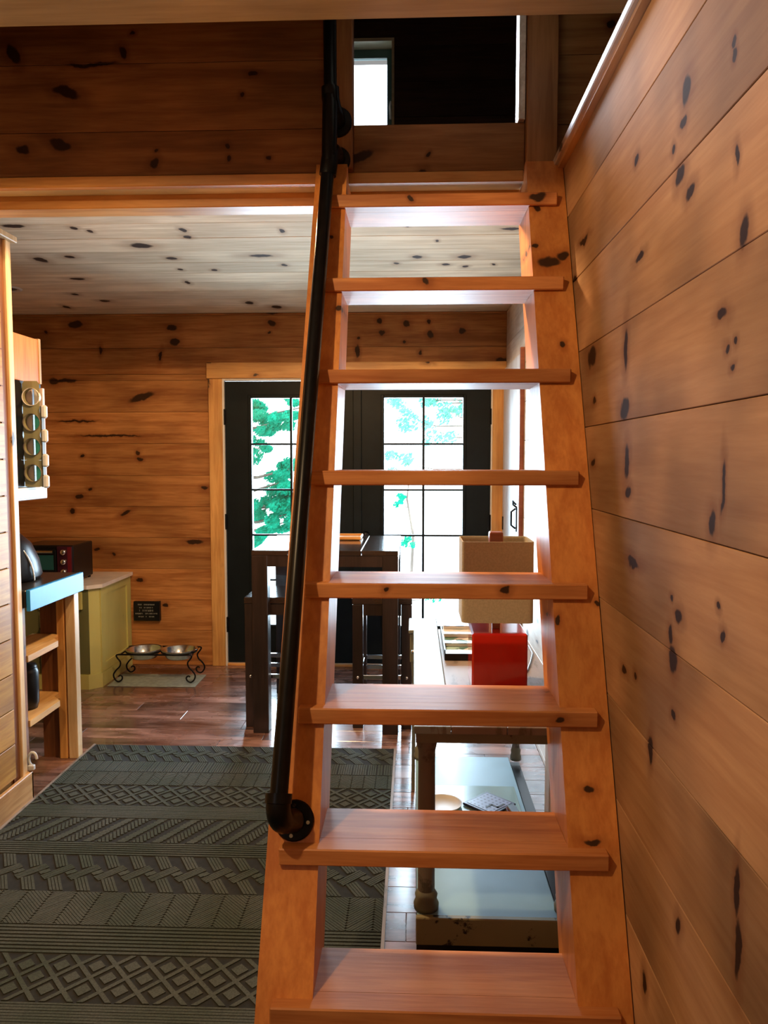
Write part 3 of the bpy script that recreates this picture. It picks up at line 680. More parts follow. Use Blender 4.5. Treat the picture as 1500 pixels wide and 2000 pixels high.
def band(kind, y0, y1):
    h = y1-y0; mid = (y0+y1)/2; D = pi/4
    if kind == 'basket':
        P = .086; s_ = h/.215; w = .033*s_; P *= s_
        n = int((RX1-RX0)/P)+3
        for i in range(-1, n):
            cx = RX0+i*P; D = radians(47); E = radians(120); e = (cos(D), sin(D)); nn = (cos(E), sin(E))
            bar(cx, mid, .098*s_, w, D, y0, y1, 4)
            for sg in (1, -1):
                Lb = .16*s_; c0 = w/2+.006*s_+Lb/2
                bar(cx+e[0]*.016*sg*s_+nn[0]*c0*sg, mid+e[1]*.016*sg*s_+nn[1]*c0*sg, Lb, .038*s_, E, y0, y1, 4)
                bar(cx-e[0]*.033*sg*s_+nn[0]*.031*sg*s_, mid-e[1]*.033*sg*s_+nn[1]*.031*sg*s_, .021*s_, .019*s_, D, y0, y1)
    elif kind == 'lattice':
        P = .105
        for i in range(-2, int((RX1-RX0)/P)+4):
            cx = RX0+i*P
            bar(cx, mid, h*1.6, .013, D*1.05, y0, y1); bar(cx, mid, h*1.6, .013, -D*1.05, y0, y1)
            for (dx, dy) in ((P/2, 0), (0, P/2*.96), (0, -P/2*.96)):
                bar(cx+dx, mid+dy, .036, .036, D, y0, y1)
    elif kind == 'chevron':
        P = .17 if h > .16 else .11; pit = .0135
        for i in range(int((RX1-RX0)/P)+2):
            cx = RX0+i*P
            for j in range(-8, int((h+P)/pit)+8):
                cy = y0+j*pit-P/2
                for sg in (1, -1):
                    bar(cx+sg*P/4, cy - P/4, P/2*1.36, .0078, -sg*D, y0, y1)
    elif kind == 'herring':
        P = .135; pit = .0175
        for i in range(int((RX1-RX0)/P)+4):
            cx = RX0-.15+i*P
            for j in range(-4, int(h/pit*1.5)+4):
                cy = y0+j*pit*.9
                xo = (cy-y0)*.55
                bar(cx+xo, cy, .070, .010, radians(38), y0, y1); bar(cx+xo+.058, cy-.004, .056, .010, radians(112), y0, y1)
    elif kind == 'lines':
        k = max(3, round(h/.0165))
        for j in range(k): bar((RX0+RX1)/2, y0+(j+.5)*h/k, RX1-RX0, h/k*.62, 0, y0, y1)
    elif kind == 'ribs':
        x = RX0
        while x < RX1:
            w = random.choice((.03, .045, .07)); bar(x+w/2, mid, h, w-.004, pi/2, y0, y1, max(2, int(w/.011))); x += w
    elif kind == 'plain':
        k = round(h/.011)
        for j in range(k): bar((RX0+RX1)/2, y0+(j+.5)*h/k, RX1-RX0, h/k*.8, 0, y0, y1)
Bs = [('basket', 3.83, 3.618), ('ribs', 3.618, 3.491), ('chevron', 3.491, 3.345), ('lattice', 3.345, 3.142), ('plain', 3.142, 3.027),
      ('herring', 3.027, 2.827), ('lines', 2.827, 2.733), ('basket', 2.733, 2.493), ('chevron', 2.493, 2.303), ('lines', 2.303, 2.164),
      ('lattice', 2.164, 1.96), ('plain', 1.96, 1.84), ('herring', 1.84, 1.64), ('lines', 1.64, 1.54), ('basket', 1.54, 1.30), ('plain', 1.30, 1.15),
      ('lattice', 1.15, .93), ('lines', .93, .56)]
for kd, a, b_ in Bs: band(kd, b_, a)
o = yarn.build('woven_relief', 'rug_yarn', rug, fix=False); o['kind'] = 'stuff'
m = MB(); m.box(RX0, RX0+.011, RY0, RY1, .006, .0115); m.box(RX1-.011, RX1, RY0, RY1, .006, .0115); m.build('binding', 'console_shadow_grey', rug)

# ------------------------------------------------------------------ left counter unit
cu = thing('kitchen_counter', (-1.95, 3.45, 0), 'open pine shelf counter with dark top and turquoise front edge', 'counter')
MB().box(-2.35, -1.668, 3.215, 3.750, .845, .921, .003).build('worktop', 'counter_top', cu)
MB().box(-1.668, -1.650, 3.215, 3.752, .830, .9225, .002).build('front_edge', 'blue', cu)
MB().box(-1.842, -1.752, 3.680, 3.710, 0, .845).build('side_panel', 'shelf_dark', cu)
MB().box(-1.752, -1.715, 3.660, 3.700, 0, .845, .002).build('leg', 'trim', cu)
MB().box(-1.708, -1.662, 3.665, 3.715, 0, .829, .002).build('leg', 'pale_post', cu)
MB().box(-2.34, -2.30, 3.66, 3.70, 0, .845, .002).build('leg', 'pale_post', cu)
MB().box(-2.34, -2.30, 3.23, 3.27, 0, .845, .002).build('leg', 'pale_post', cu)
MB().box(-1.745, -1.69, 3.215, 3.245, 0, .845, .002).build('leg', 'shelf_dark', cu)
for z in (.612, .322):
    s_ = MB().prism([(-1.88, 3.25), (-1.685, 3.25), (-1.685, 3.535), (-1.745, 3.60), (-1.745, 3.675), (-1.88, 3.675)], 'Z', z-.014, z+.014); s_.build('shelf', 'shelf', cu)
# things on it
sc_ = thing('slow_cooker', (-2.0, 3.49, .922), 'black domed cooker with chrome rim on the dark counter', 'cooker')
MB().lathe([(0, .24), (.08, .236), (.15, .215), (.20, .165), (.232, .09), (.245, .02), (.235, 0), (0, 0)], (-2.0, 3.49, .9225), 40).build('dome', 'black_plastic', sc_)
th = [(cos(a)*.250, sin(a)*.243) for a in [pi/2*i/14 for i in range(15)]]
MB().tube([(-2.0+r, 3.455, .9225+max(h, .004)) for r, h in th], .0045, 8).build('trim_arc', 'chrome', sc_)
ck = thing('dark_crock', (-1.79, 3.42, .336), 'black crock on the lower shelf of the counter', 'crock')
MB().lathe([(0, 0), (.05, 0), (.058, .03), (.058, .17), (.05, .195), (.045, .195), (.05, .17), (.05, .02), (0, .02)], (-1.79, 3.42, .3365), 24).build('body', 'black_plastic', ck)
sphere(MB(), (-1.79, 3.42, .555), .012).build('knob', 'black_plastic', ck)
MB().lathe([(.052, .0), (.045, .012), (.01, .018), (.01, .028)], (-1.79, 3.42, .5315), 24).build('lid', 'black_plastic', ck)
# small white cord hook on partition base
hk = thing('cord_hook', (-1.66, 3.225, .14), 'small white curled cord clip at the foot of the partition', 'clip')
MB().tube([(-1.665+.018*cos(a), 3.222, .175+.03*sin(a)) for a in [2*pi*i/14 for i in range(12)]], .006, 8).build('loop', 'white', hk)
MB().box(-1.683, -1.655, 3.207, 3.226, .129, .150, .002).build('base', 'white', hk)

# ------------------------------------------------------------------ green cabinet
gc = thing('green_cabinet', (-2.3, 5.05, 0), 'distressed yellow green cabinet with pale marble top by the back wall', 'cabinet')
gx0, gx1, gy0, gy1, cz = -2.62, -2.036, 4.80, 5.385, .655
body_poly = [(gx0, gy0), (gx1-.055, gy0), (gx1, gy0+.055), (gx1, gy1), (gx0, gy1)]
MB().prism(body_poly, 'Z', .0, cz).build('body', 'green', gc)
e = .012; MB().prism([(gx0, gy0-e), (gx1-.052, gy0-e), (gx1+e, gy0+.052), (gx1+e, gy1), (gx0, gy1)], 'Z', 0.0, .092).build('plinth', 'green', gc)
e = .028; MB().prism([(gx0, gy0-e), (gx1-.045, gy0-e), (gx1+e, gy0+.045), (gx1+e, gy1), (gx0, gy1)], 'Z', cz, cz+.024).build('top', 'cream', gc)
MB().box(-2.50, -2.082, gy0-.004, gy0, .10, .65).build('face_panel', 'green_front', gc)
dr_ = MB().box(-2.40, -2.118, gy0-.024, gy0-.003, .522, .636, .003).build('drawer', 'green', gc)
sphere(MB(), (-2.26, gy0-.036, .58), .013).build('knob', 'black_iron', dr_)
dd = MB().box(-2.40, -2.150, gy0-.018, gy0-.003, .11, .495, .003).build('door', 'green_front', gc)
sphere(MB(), (-2.38, gy0-.03, .40), .013).build('knob', 'black_iron', dd)
f = MB(); sx = gx1
f.box(sx, sx+.010, gy0+.06, gy0+.11, .095, .65); f.box(sx, sx+.010, gy1-.07, gy1, .095, .65); f.box(sx, sx+.010, gy0+.11, gy1-.07, .60, .65); f.box(sx, sx+.010, gy0+.11, gy1-.07, .095, .15)
f.build('side_frame', 'green', gc)
# toaster oven
to = thing('toaster_oven', (-2.36, 5.0, .68), 'black toaster oven with three knobs on the green cabinet', 'toaster oven')
tz = .694
MB().box(-2.55, -2.200, 4.86, 5.16, tz, .928, .006).build('shell', 'black_plastic', to)
MB().box(-2.54, -2.31, 4.848, 4.860, tz+.03, .900, .003).build('door', 'black_plastic', to)
MB().box(-2.525, -2.325, 4.844, 4.849, tz+.075, .865).build('door_glass', plain('oven_glass', (.02, .10, .11), .08), to)
MB().tube([(-2.53, 4.83, .888), (-2.32, 4.83, .888)], .008, 10).build('handle', 'chrome', to)
MB().box(-2.302, -2.206, 4.846, 4.861, tz+.006, .922, .002).build('control_panel', plain('plum_panel', (.045, .008, .022), .3), to)
MB().box(-2.232, -2.207, 4.8445, 4.8465, tz+.01, .918).build('side_strip', 'red_panel', to)
for z in (.885, .822, .758):
    MB().lathe([(.0, -.022), (.013, -.022), (.018, -.016), (.019, 0)], (-2.256, 4.846, z), 20, 'Y').build('knob', 'chrome', to)
for sx_, sy_ in ((-2.53, 4.88), (-2.22, 4.88), (-2.53, 5.14), (-2.22, 5.14)):
    MB().lathe([(.010, .0), (.012, .0145)], (sx_, sy_, .6795), 10).build('foot', 'black_plastic', to)

# upper cabinet and hanging rack
uc = thing('wall_cabinet', (-1.95, 3.45, 1.846), 'orange pine wall cabinet at the left edge above the mug rack', 'cabinet')
MB().box(-2.15, -1.802, 3.22, 3.665, 1.846, 2.057, .002).build('body', 'stringer', uc)
MB().box(-2.15, -1.798, 3.665, 3.684, 1.846, 2.062, .002).build('face_frame', 'pale_post', uc)
rk = thing('mug_rack', (-1.76, 3.52, 1.355), 'pale rack with a column of four round openings, under the wall cabinet', 'rack')
MB().box(-2.15, -1.803, 3.22, 3.68, 1.357, 1.845).build('back_box', 'black_plastic', rk)
def holed(mb, x0, x1, zc, r, z0, z1, ya, yb, n=32):
    ring = []; sq = []
    xc = (x0+x1)/2; hx = (x1-x0)/2
    for k in range(n):
        a = 2*pi*k/n; cx_, sz_ = cos(a), sin(a); ring.append((xc+r*cx_, zc+r*sz_))
        hz = (z1-zc) if sz_ >= 0 else (zc-z0)
        t = min(hx/abs(cx_) if abs(cx_) > 1e-6 else 1e9, hz/abs(sz_) if abs(sz_) > 1e-6 else 1e9); sq.append((xc+t*cx_, zc+t*sz_))
    vs = [(x, ya, z) for x, z in ring]+[(x, ya, z) for x, z in sq]+[(x, yb, z) for x, z in ring]
    fs = [(k, (k+1) % n, n+(k+1) % n, n+k) for k in range(n)]+[(k, 2*n+k, 2*n+(k+1) % n, (k+1) % n) for k in range(n)]
    mb.add(vs, fs)
m = MB(); zc = [1.772, 1.655, 1.542, 1.421]; zb_ = [1.845, 1.713, 1.598, 1.482, 1.357]
for i in range(4): holed(m, -1.802, -1.722, zc[i], .0375, zb_[i+1], zb_[i], 3.50, 3.525)
m.build('front_plate', plain('olive_plate', (.28, .26, .14), .5), rk)
pk = plain('pinkish_plate', (.62, .48, .42), .5)
for i in range(4):
    MB().lathe([(.0378, -.002), (.041, -.006), (.0415, .0), (.0378, .02)], (-1.762, 3.50, zc[i]), 32, 'Y').build('hole_rim', 'cream' if i == 0 else 'column', rk)
    MB().box(-1.766, -1.742, 3.535, 3.560, zc[i]-.042, zc[i]+.042, .003).build('jar', 'cream' if i == 0 else 'teal', rk)
    MB().box(-1.803, -1.774, 3.530, 3.540, zc[i]-.042, zc[i]+.042).build('divider', pk, rk)
    MB().box(-1.740, -1.722, 3.530, 3.550, zc[i]-.042, zc[i]+.042).build('divider', pk, rk)
for z in (1.704, 1.593, 1.480, 1.383):
    MB().box(-1.716, -1.690, 3.49, 3.515, z-.030, z+.030, .007).build('peg', 'white', rk)
MB().box(-1.722, -1.714, 3.50, 3.525, 1.357, 1.73).build('peg_rail', plain('dark_olive_rail', (.09, .07, .035), .5), rk)
bx = thing('white_box', (-1.9, 3.5, 1.295), 'small white painted box under the mug rack', 'box')
MB().box(-2.15, -1.795, 3.22, 3.700, 1.295, 1.354, .003).build('body', 'white', bx)
MB().box(-1.795, -1.791, 3.24, 3.690, 1.305, 1.345, .001).build('front_panel', 'white', bx)

# plaque
pq = thing('wall_plaque', (-1.907, YB, .4), 'small black plaque with faint lettering on the back wall above the pet bowls', 'plaque')
MB().box(-2.001, -1.813, YB-.036, YB, .328, .468, .002).build('board', 'black_plastic', pq)
letters = MB(); random.seed(3)
rows = [(.446, [3, 8], .9), (.424, [2, 7], .8), (.403, [1, 8], 1.3), (.381, [6, 9], .9), (.359, [4, 1, 4], .8)]
for z, words_, k in rows:
    tot = sum(words_)*.0098+(len(words_)-1)*.014; x = -1.907-tot/2
    for w in words_:
        for i in range(w):
            hgt = .0050*k
            letters.box(x, x+.0018, YB-.0372, YB-.036, z-hgt, z+hgt)
            if random.random() < .8: letters.box(x, x+.0062, YB-.0372, YB-.036, z+random.choice((-1, 0, 1))*hgt*.8-.0009, z+hgt*0+.0009)
            if random.random() < .5: letters.box(x+.0048, x+.0064, YB-.0372, YB-.036, z-hgt, z+hgt)
            x += .0098
        x += .014
letters.build('lettering', plain('lettering_paint', (.42, .42, .38), .6), pq)

# ------------------------------------------------------------------ pet bowls
pm = tag(MB().box(-2.0, -1.420, 4.86, 5.14, .0005, .006, .002).build('pet_mat', 'mat', None, (-1.7, 5.0, 0)), 'grey green mat on the floor under the pet bowl stand', 'mat')
bs = thing('pet_bowl_stand', (-1.68, 5.02, .006), 'black scrolled iron stand holding two pet bowls', 'pet bowl stand')
r_ = .0055; zt = .195; fy, by = 4.93, 5.16; lx, rx = -1.935, -1.475
def circ(cx, cy, z, r, n=28): return [(cx+r*cos(2*pi*i/n), cy+r*sin(2*pi*i/n), z) for i in range(n+1)]
m = MB(); m.tube([(lx-.01, fy, zt), (rx, fy, zt)], r_, 8); m.tube([(lx-.01, by, zt), (rx, by, zt)], r_, 8)
m.tube([(lx, fy, zt), (lx, by, zt)], r_, 8); m.tube([(rx, fy, zt), (rx, by, zt)], r_, 8)
for cx in (-1.815, -1.575): m.tube(circ(cx, 5.045, zt, .1165), r_, 8, caps=False)
m.build('frame', 'black_iron', bs)
def scroll(sx, y, x):
    pts = []
    for t in range(11):
        u = t/10; pts.append((x + sx*(.030*sin(pi*u*1.0) - .012*sin(2*pi*u)), y, zt-(zt-.045)*u))
    x_end = pts[-1][0]
    for t in range(1, 15):
        a = t/14*1.55*2*pi*.62; R = .030*(1-t/14*.55); pts.append((x_end - sx*.0 + sx*(.034*(cos(a)) - .034) *1.0, y, .045 - R*sin(a)*.9 if R*sin(a)*.9 < .038 else .0125))
    return pts
def scroll2(sx, y, x):
    """S leg: out at top, in at the waist, curl at the foot"""
    P = [(0, zt), (.016, zt-.004), (.012, zt-.020), (-.010, zt-.050), (-.004, zt-.080), (.020, zt-.105), (.038, zt-.135), (.030, .030), (.008, .0135), (-.016, .026), (-.020, .046), (-.006, .056), (.004, .048)]
    out = []
    for i in range(len(P)-1):
        p0, p1, p2, p3 = P[max(i-1, 0)], P[i], P[i+1], P[min(i+2, len(P)-1)]
        for k in range(5):
            t = k/5; f_ = lambda a, b, c, d: .5*((2*b)+(-a+c)*t+(2*a-5*b+4*c-d)*t*t+(-a+3*b-3*c+d)*t**3)
            out.append((x+sx*f_(p0[0], p1[0], p2[0], p3[0]), y, f_(p0[1], p1[1], p2[1], p3[1])))
    out.append((x+sx*P[-1][0], y, P[-1][1]))
    return out
for sx, x in ((-1, lx-.01), (1, rx)):
    for y in (fy, by): MB().tube(scroll2(sx, y, x), .0052, 8).build('leg', 'black_iron', bs)
for i, cx in enumerate((-1.815, -1.575)):
    b_ = MB().lathe([(.120, .006), (.122, .009), (.118, .011), (.108, .004), (.090, -.035), (.082, -.046), (0, -.048)], (cx, 5.045, zt+.006), 40)
    b_.lathe([(.120, .006), (.110, .0), (.093, -.037), (.084, -.050), (0, -.052)], (cx, 5.045, zt+.006), 40)
    tag(b_.build('pet_bowl', 'steel', None, (cx, 5.045, zt), fix=False), ('left' if i == 0 else 'right')+' stainless steel pet bowl in the scrolled iron stand', 'bowl', 'pet bowls in the stand')

# ------------------------------------------------------------------ high table and stools
tb = thing('pub_table', (-.47, 4.45, 0), 'square counter height espresso wood table by the glazed doors', 'table')
tx0, tx1, ty0, ty1, tz1 = -.866, -.080, 4.05, 4.845, 1.000
for i in range(4):
    w = (tx1-tx0)/4; MB().box(tx0+i*w+.0008, tx0+(i+1)*w-.0008, ty0, ty1, tz1-.028, tz1, .002).build('top_board', 'espresso_top', tb)
f = MB(); f.box(tx0+.004, tx1-.004, ty0+.004, ty0+.026, tz1-.088, tz1-.028); f.box(tx0+.004, tx1-.004, ty1-.026, ty1-.004, tz1-.088, tz1-.028)
f.box(tx0+.004, tx0+.026, ty0+.026, ty1-.026, tz1-.088, tz1-.028); f.box(tx1-.026, tx1-.004, ty0+.026, ty1-.026, tz1-.088, tz1-.028)
f.build('apron', 'espresso', tb)
for (x, y) in ((tx0, ty0), (tx1-.085, ty0), (tx0, ty1-.085), (tx1-.085, ty1-.085)):
    MB().box(x, x+.085, y, y+.085, 0, tz1-.028, .003).build('leg', 'espresso', tb)
def stool(x0, x1, y0, y1, label):
    s_ = thing('bar_stool', ((x0+x1)/2, (y0+y1)/2, 0), label, 'stool', 'stools tucked under the high table')
    MB().box(x0, x1, y0, y1, .692, .728, .004).build('seat', 'espresso_top', s_)
    for a in (y0+.005, y1-.025): MB().box(x0+.061, x1-.061, a, a+.020, .63, .692).build('apron', 'espresso', s_)
    for x in (x0+.002, x1-.060):
        for y in (y0+.002, y1-.042):
            l_ = MB().box(x, x+.058, y, y+.040, 0, .692, .003).build('leg', 'espresso', s_)
            if y < y0+.01: MB().lathe([(0, -.004), (.008, -.003), (.009, 0)], (x+.029, y, .285), 12, 'Y').build('bolt', 'chrome', l_)
    m = MB()
    for z in (.31, .25): m.box(x0+.06, x1-.06, y1-.03, y1-.015, z-.012, z+.012, .002)
    m.box(x0+.06, x1-.06, y0+.010, y0+.022, .272, .296, .002); m.box(x0+.035, x0+.05, y0+.042, y1-.042, .298, .322, .002); m.box(x1-.05, x1-.035, y0+.042, y1-.042, .298, .322, .002)
    m.build('foot_rail', 'chrome', s_)
stool(-.930, -.500, 4.145, 4.54, 'dark wood stool tucked under the left side of the high table')
stool(-.335, -.005, 4.145, 4.52, 'dark wood stool tucked under the right side of the high table')
tr = thing('serving_tray', (-.46, 4.7, 1.0), 'flat yellowish wooden tray lying on the high table', 'tray')
MB().box(-.62, -.318, 4.56, 4.76, tz1+.001, tz1+.010, .003).build('base', 'shelf', tr)
m = MB()
for a in ((-.625, -.313, 4.555, 4.565), (-.625, -.313, 4.755, 4.765), (-.625, -.615, 4.565, 4.755), (-.323, -.313, 4.565, 4.755)): m.box(*a, tz1+.004, tz1+.022, .003)
m.build('rim', 'trim_x', tr)

# ------------------------------------------------------------------ console table behind the ladder
ct = thing('console_table', (.23, 2.7, 0), 'worn grey and pale blue console table with column legs behind the ladder', 'table')
cx0, cx1, cy0, cy1, ztop = .002, .470, 2.095, 3.32, .745
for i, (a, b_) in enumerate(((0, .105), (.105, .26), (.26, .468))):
    MB().box(cx0+a+.0006, cx0+b_-.0006, cy0, cy1, ztop-.022, ztop, .002).build('top_board', 'console_top' if i == 0 else 'console_shadow_grey', ct)
f = MB(); f.box(cx0+.006, cx1-.006, cy0+.004, cy0+.024, ztop-.048, ztop-.022); f.box(cx0+.006, cx1-.006, cy1-.024, cy1-.004, ztop-.048, ztop-.022)
f.box(cx0+.006, cx0+.026, cy0+.024, cy1-.024, ztop-.048, ztop-.022); f.box(cx1-.026, cx1-.006, cy0+.024, cy1-.024, ztop-.048, ztop-.022); f.build('apron', 'console', ct)
zs = .188
MB().box(.013, .418, cy0+.012, cy1-.03, zs-.016, zs, .003).build('lower_shelf', 'console_shelf', ct)
MB().box(.010, .470, cy0, cy0+.020, .108, zs+.001, .003).build('lower_apron', 'apron_cream', ct)
f = MB(); f.box(.012, .462, cy0+.022, cy0+.05, 0, .110); f.box(.012, .462, cy1-.07, cy1-.04, 0, .170); f.box(.012, .03, cy0+.05, cy1-.07, .0, .170); f.box(.425, .462, cy0+.05, cy1-.07, .0, .170)
f.build('plinth', 'black_plastic', ct)  # black blocks stand in for the shadow under the lower shelf
for (x, y) in ((.040, cy0+.055), (.445, cy0+.055), (.040, cy1-.055), (.445, cy1-.055)):
    c = MB(); r0 = .0245 if x < .2 else (.016 if y > 3 else .0245)
    c.lathe([(r0*1.0, zs+.055), (r0, zs+.1), (r0*1.03, .45), (r0*.98, ztop-.09), (r0*1.15, ztop-.075), (r0*1.3, ztop-.05)], (x, y, 0), 24)
    l_ = c.build('leg', 'column', ct)
    MB().lathe([(0, zs+.0005), (r0*1.45, zs+.0005), (r0*1.5, zs+.015), (r0*1.25, zs+.028), (r0*1.35, zs+.042), (r0*1.0, zs+.056)], (x, y, 0), 24).build('foot_ring', 'console', l_)

sc2 = thing('side_cabinet', (.045, 3.48, 0), 'narrow worn grey cabinet with round metal knob, just beyond the console table', 'cabinet')
MB().box(-.014, .105, 3.36, 3.60, .585, .716, .003).build('drawer_box', 'console', sc2)
MB().box(-.020, .110, 3.35, 3.61, .716, .732, .003).build('top', 'console', sc2)
MB().lathe([(0, -.028), (.009, -.027), (.012, -.020), (.005, -.012), (.006, 0)], (.004, 3.36, .638), 16, 'Y').build('knob', 'chrome', sc2)
for x in (-.006, .085):
    for y in (3.365, 3.577): MB().prism([(x-.004, .585), (x+.022, .585), (x+.020, .52), (x+.016, 0), (x, 0), (x+.002, .52)], 'Y', y, y+.02).build('leg', 'console', sc2)

# lamp
lm = thing('table_lamp', (.275, 2.52, ztop), 'table lamp with glossy red cube base and beige rectangular shade', 'lamp')
MB().box(.189, .367, 2.435, 2.610, ztop, .930, .006).build('base', 'red', lm)
MB().tube([(.273, 2.52, .925), (.273, 2.52, 1.10)], .007, 12).build('neck', 'black_iron', lm)
MB().box(.260, .286, 2.507, 2.533, .930, .968, .002).build('collar', 'brown_block', lm)
def shade():
    x0, x1, y0, y1, z0, z1, r, w = .155, .383, 2.425, 2.615, .966, 1.226, .018, .004
    def ring(o, z):
        out = []
        for cx, cy, a0 in ((x1-r, y1-r, 0), (x0+r, y1-r, 90), (x0+r, y0+r, 180), (x1-r, y0+r, 270)):
            for k in range(5):
                a = radians(a0+k*22.5); out.append((cx+(r-o)*cos(a), cy+(r-o)*sin(a), z))
        return out
    R1, R2, R3, R4 = ring(0, z0), ring(0, z1), ring(w, z1), ring(w, z0); n = len(R1)
    vs = R1+R2+R3+R4; fs = []
    for j in range(4):
        for k in range(n): fs.append((j*n+k, j*n+(k+1) % n, ((j+1) % 4)*n+(k+1) % n, ((j+1) % 4)*n+k))
    return MB().add(vs, fs)
shade().build('shade', 'linen', lm)
m = MB(); m.tube([(.158, 2.52, 1.212), (.380, 2.52, 1.212)], .003, 8); m.tube([(.27, 2.43, 1.212), (.27, 2.61, 1.212)], .003, 8); m.build('spider', 'chrome', lm)
MB().box(.248, .292, 2.498, 2.542, 1.206, 1.250, .003).build('finial', 'brown_block', lm)

# magazines in a black tray
mt = thing('letter_tray', (.175, 3.0, ztop), 'black tray on the console table holding magazines', 'tray')
m = MB(); m.box(.118, .232, 2.80, 3.26, ztop+.001, ztop+.006); m.box(.116, .120, 2.80, 3.26, ztop+.001, ztop+.04); m.box(.230, .234, 2.80, 3.26, ztop+.001, ztop+.04); m.box(.116, .234, 2.798, 2.802, ztop+.001, ztop+.026)
m.build('body', 'black_plastic', mt)
mags = [('magazine with a pale teal cover, front of the tray on the console', ((.45, .70, .68), (.06, .20, .20), (.8, .85, .85)), 2.82, .007),
        ('magazine with a green and grey cover, second in the tray', ((.10, .22, .16), (.5, .45, .5), (.75, .8, .8)), 2.92, .022),
        ('white covered magazine, third in the tray', ((.75, .78, .78), (.55, .65, .66), (.8, .8, .8)), 3.01, .037),
        ('magazine with a dark and pink photo cover, at the back of the tray', ((.05, .07, .12), (.55, .32, .32), (.7, .6, .62)), 3.09, .052)]
for i, (lb, cols, y, z) in enumerate(mags):
    g = thing('magazine', (.175, y+.07, ztop+z), lb, 'magazine', 'magazines on the console table')
    MB().box(.124, .226, y, min(y+.17, 3.255), ztop+z, ztop+z+.013, .002).build('pages', 'paper', g)
    MB().box(.122, .228, y-.002, min(y+.172, 3.256), ztop+z+.013, ztop+z+.0145).build('cover', cover('magazine_cover_%d' % i, cols), g)

# things on the lower shelf
tray2 = tag(MB().box(.058, .400, 2.42, 2.965, zs+.0008, zs+.012, .004).build('shelf_liner', plain('pale_teal_plastic', (.42, .66, .66), .2), None, (.22, 2.7, zs)), 'pale teal flat tray on the lower console shelf', 'tray')
pz = zs+.0125
rp = tag(MB().lathe([(0, .004), (.055, .004), (.068, .012), (.072, .014), (.070, .008), (.055, 0), (0, 0)], (.112, 2.78, pz), 36).build('round_plate', 'white', None, (.112, 2.78, pz), fix=False), 'round white plate on the lower console shelf', 'plate')
def game_mat():
    m = bpy.data.materials.new('game_board_print'); t = NT(m); tc = t.node('ShaderNodeTexCoord')
    ro = t.n.new('ShaderNodeVectorMath'); ro.operation = 'SCALE'; t.link(tc.outputs['Object'], ro.inputs[0]); ro.inputs['Scale'].default_value = 52
    fr = t.vmath('FRACTION', ro.outputs[0]); d = t.vmath('SUBTRACT', fr, (.5, .5, .5)); d = t.vmath('MULTIPLY', d, (1, 1, 0)); L = t.vmath('LENGTH', d)
    c = t.mix(t.rng(L, .2, .27), (.05, .06, .22), (.42, .48, .72)); t.link(c, t.b.inputs['Base Color']); t.b.inputs['Roughness'].default_value = .3
    return m
def rotated(o, ang): o.rotation_euler = (0, 0, ang); return o
gb = thing('game_board', (.285, 2.79, pz), 'blue dotted board game leaning square on the lower console shelf', 'board game')
gb['_o'] = (0, 0, 0)
MB().box(-.070, .070, -.070, .070, .001, .010, .002).build('board', plain('navy_board', (.03, .04, .12), .35), gb)
MB().box(-.058, .058, -.058, .058, .010, .0112).build('playing_field', game_mat(), gb)
m = MB(); m.box(-.012, .030, -.05, -.042, .0112, .0122); m.box(-.012, -.004, -.05, -.015, .0112, .0122); m.box(-.04, -.004, -.022, -.014, .0112, .0122); m.build('maze_marks', 'black_plastic', gb)
gb.rotation_euler = (0, 0, radians(45))
bk = thing('booklet', (.374, 2.66, pz), 'dark red booklet lying in front of the board game', 'booklet', None); bk['_o'] = (0, 0, 0)
MB().box(-.02, .02, -.10, .10, .001, .009, .001).build('pages', 'paper', bk); MB().box(-.021, .021, -.101, .101, .009, .0105).build('cover', 'red_panel', bk)
bk.rotation_euler = (0, 0, radians(8))
bk2 = thing('booklet', (.378, 2.67, pz+.0106), 'slim grey blue booklet lying on top of the dark red one', 'booklet', None); bk2['_o'] = (0, 0, 0)
MB().box(-.013, .013, -.09, .09, .0, .007, .001).build('pages', 'paper', bk2); MB().box(-.014, .014, -.091, .091, .007, .0085).build('cover', plain('grey_blue_cover', (.10, .13, .18), .4), bk2)
bk2.rotation_euler = (0, 0, radians(12))
cd = thing('power_cord', (.46, 2.75, ztop), 'dark power cord curving from the lamp along the console top', 'cord')
MB().tube([(.369, 2.58, ztop+.004), (.40, 2.66, ztop+.004), (.43, 2.78, ztop+.004), (.455, 2.90, ztop+.004), (.458, 3.02, ztop+.004)], .003, 8).build('cable', 'black_plastic', cd)

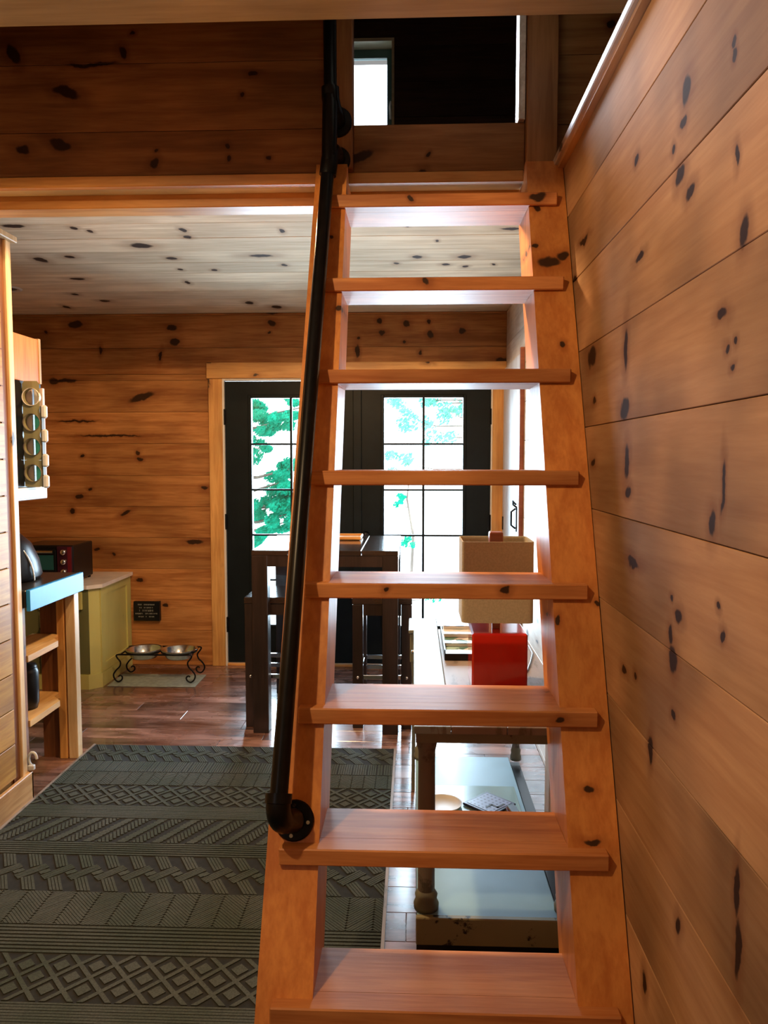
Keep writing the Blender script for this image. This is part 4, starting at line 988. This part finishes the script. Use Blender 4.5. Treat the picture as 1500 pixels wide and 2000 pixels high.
# ------------------------------------------------------------------ outdoors
struct('ground', MB().box(-30, 30, YB+1.9, 45, -.6, -.5), 'ground', 'bright ground outside')
dk = struct('deck', MB().box(-4, 4, YB+.16, YB+1.9, -.14, -.06), 'deck', 'pale deck outside the doors')
def foliage(mb, c, rx, ry, rz, n, size):
    for _ in range(n):
        while True:
            q = Vector((random.uniform(-1, 1), random.uniform(-1, 1), random.uniform(-1, 1)))
            if q.length < 1: break
        p = Vector(c)+Vector((q.x*rx, q.y*ry, q.z*rz))
        s_ = size*random.uniform(.6, 1.3); u = Vector((random.gauss(0, 1), random.gauss(0, 1), random.gauss(0, 1))).normalized(); w = u.orthogonal().normalized()
        v_ = u.cross(w)
        mb.add([p-w*s_, p+v_*s_*.45+u*.2*s_, p+w*s_, p-v_*s_*.45+u*.2*s_], [(0, 1, 2, 3)])
def tree(label, x, y, h, clumps, mat, size, dens, tk=1.0):
    t = thing('tree', (x, y, -.5), label, 'tree', None)
    tr_ = MB(); tr_.tube([(x, y, -.5), (x+.05, y, h*.4), (x-.03, y+.05, h*.75), (x, y, h)], [.085*tk, .07*tk, .045*tk, .02*tk], 10)
    for (cx, cz, r) in clumps: tr_.tube([(x, y, min(cz-.1, h*.7)), ((x+cx)/2, y, cz-.1), (cx, y, cz)], [.03*tk, .018*tk, .006*tk], 6)
    tr_.build('trunk', 'bark', t)
    f = MB()
    for (cx, cz, r) in clumps:
        for _ in range(5):
            foliage(f, (cx+random.uniform(-r, r)*.7, y+random.uniform(-.4, .4), cz+random.uniform(-r, r)*.55), r*.42, .3, r*.30, int(dens*r), size)
    o = f.build('foliage', mat, t, fix=False); o['kind'] = 'stuff'
    return t
tree('leafy green tree outside the left door leaf', -2.25, 9.2, 3.2,
     [(-1.88, 2.05, .22), (-1.55, 1.95, .20), (-1.84, 1.62, .14), (-1.60, 1.20, .24), (-1.48, 1.05, .24), (-1.78, .88, .24), (-1.52, .82, .24), (-1.86, .6, .2), (-2.3, 1.6, .4), (-2.5, 2.2, .5), (-2.6, 1.0, .5), (-1.55, .72, .18), (-1.32, 2.1, .15), (-1.30, 1.0, .2), (-1.5, 1.36, .22), (-1.66, .98, .22), (-1.7, 1.9, .2)],
     'leaf', .03, 1000)
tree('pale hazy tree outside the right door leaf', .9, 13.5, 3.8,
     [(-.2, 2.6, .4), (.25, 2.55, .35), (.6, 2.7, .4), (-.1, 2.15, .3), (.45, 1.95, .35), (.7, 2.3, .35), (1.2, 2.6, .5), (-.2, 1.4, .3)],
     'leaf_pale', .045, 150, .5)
tree('low slender sapling outside the right door leaf', -.05, 9.6, 1.3,
     [(-.15, .98, .09), (-.06, .42, .10), (.05, -.1, .15), (.36, -.12, .17), (.18, -.2, .1)], 'leaf', .024, 420, .25)
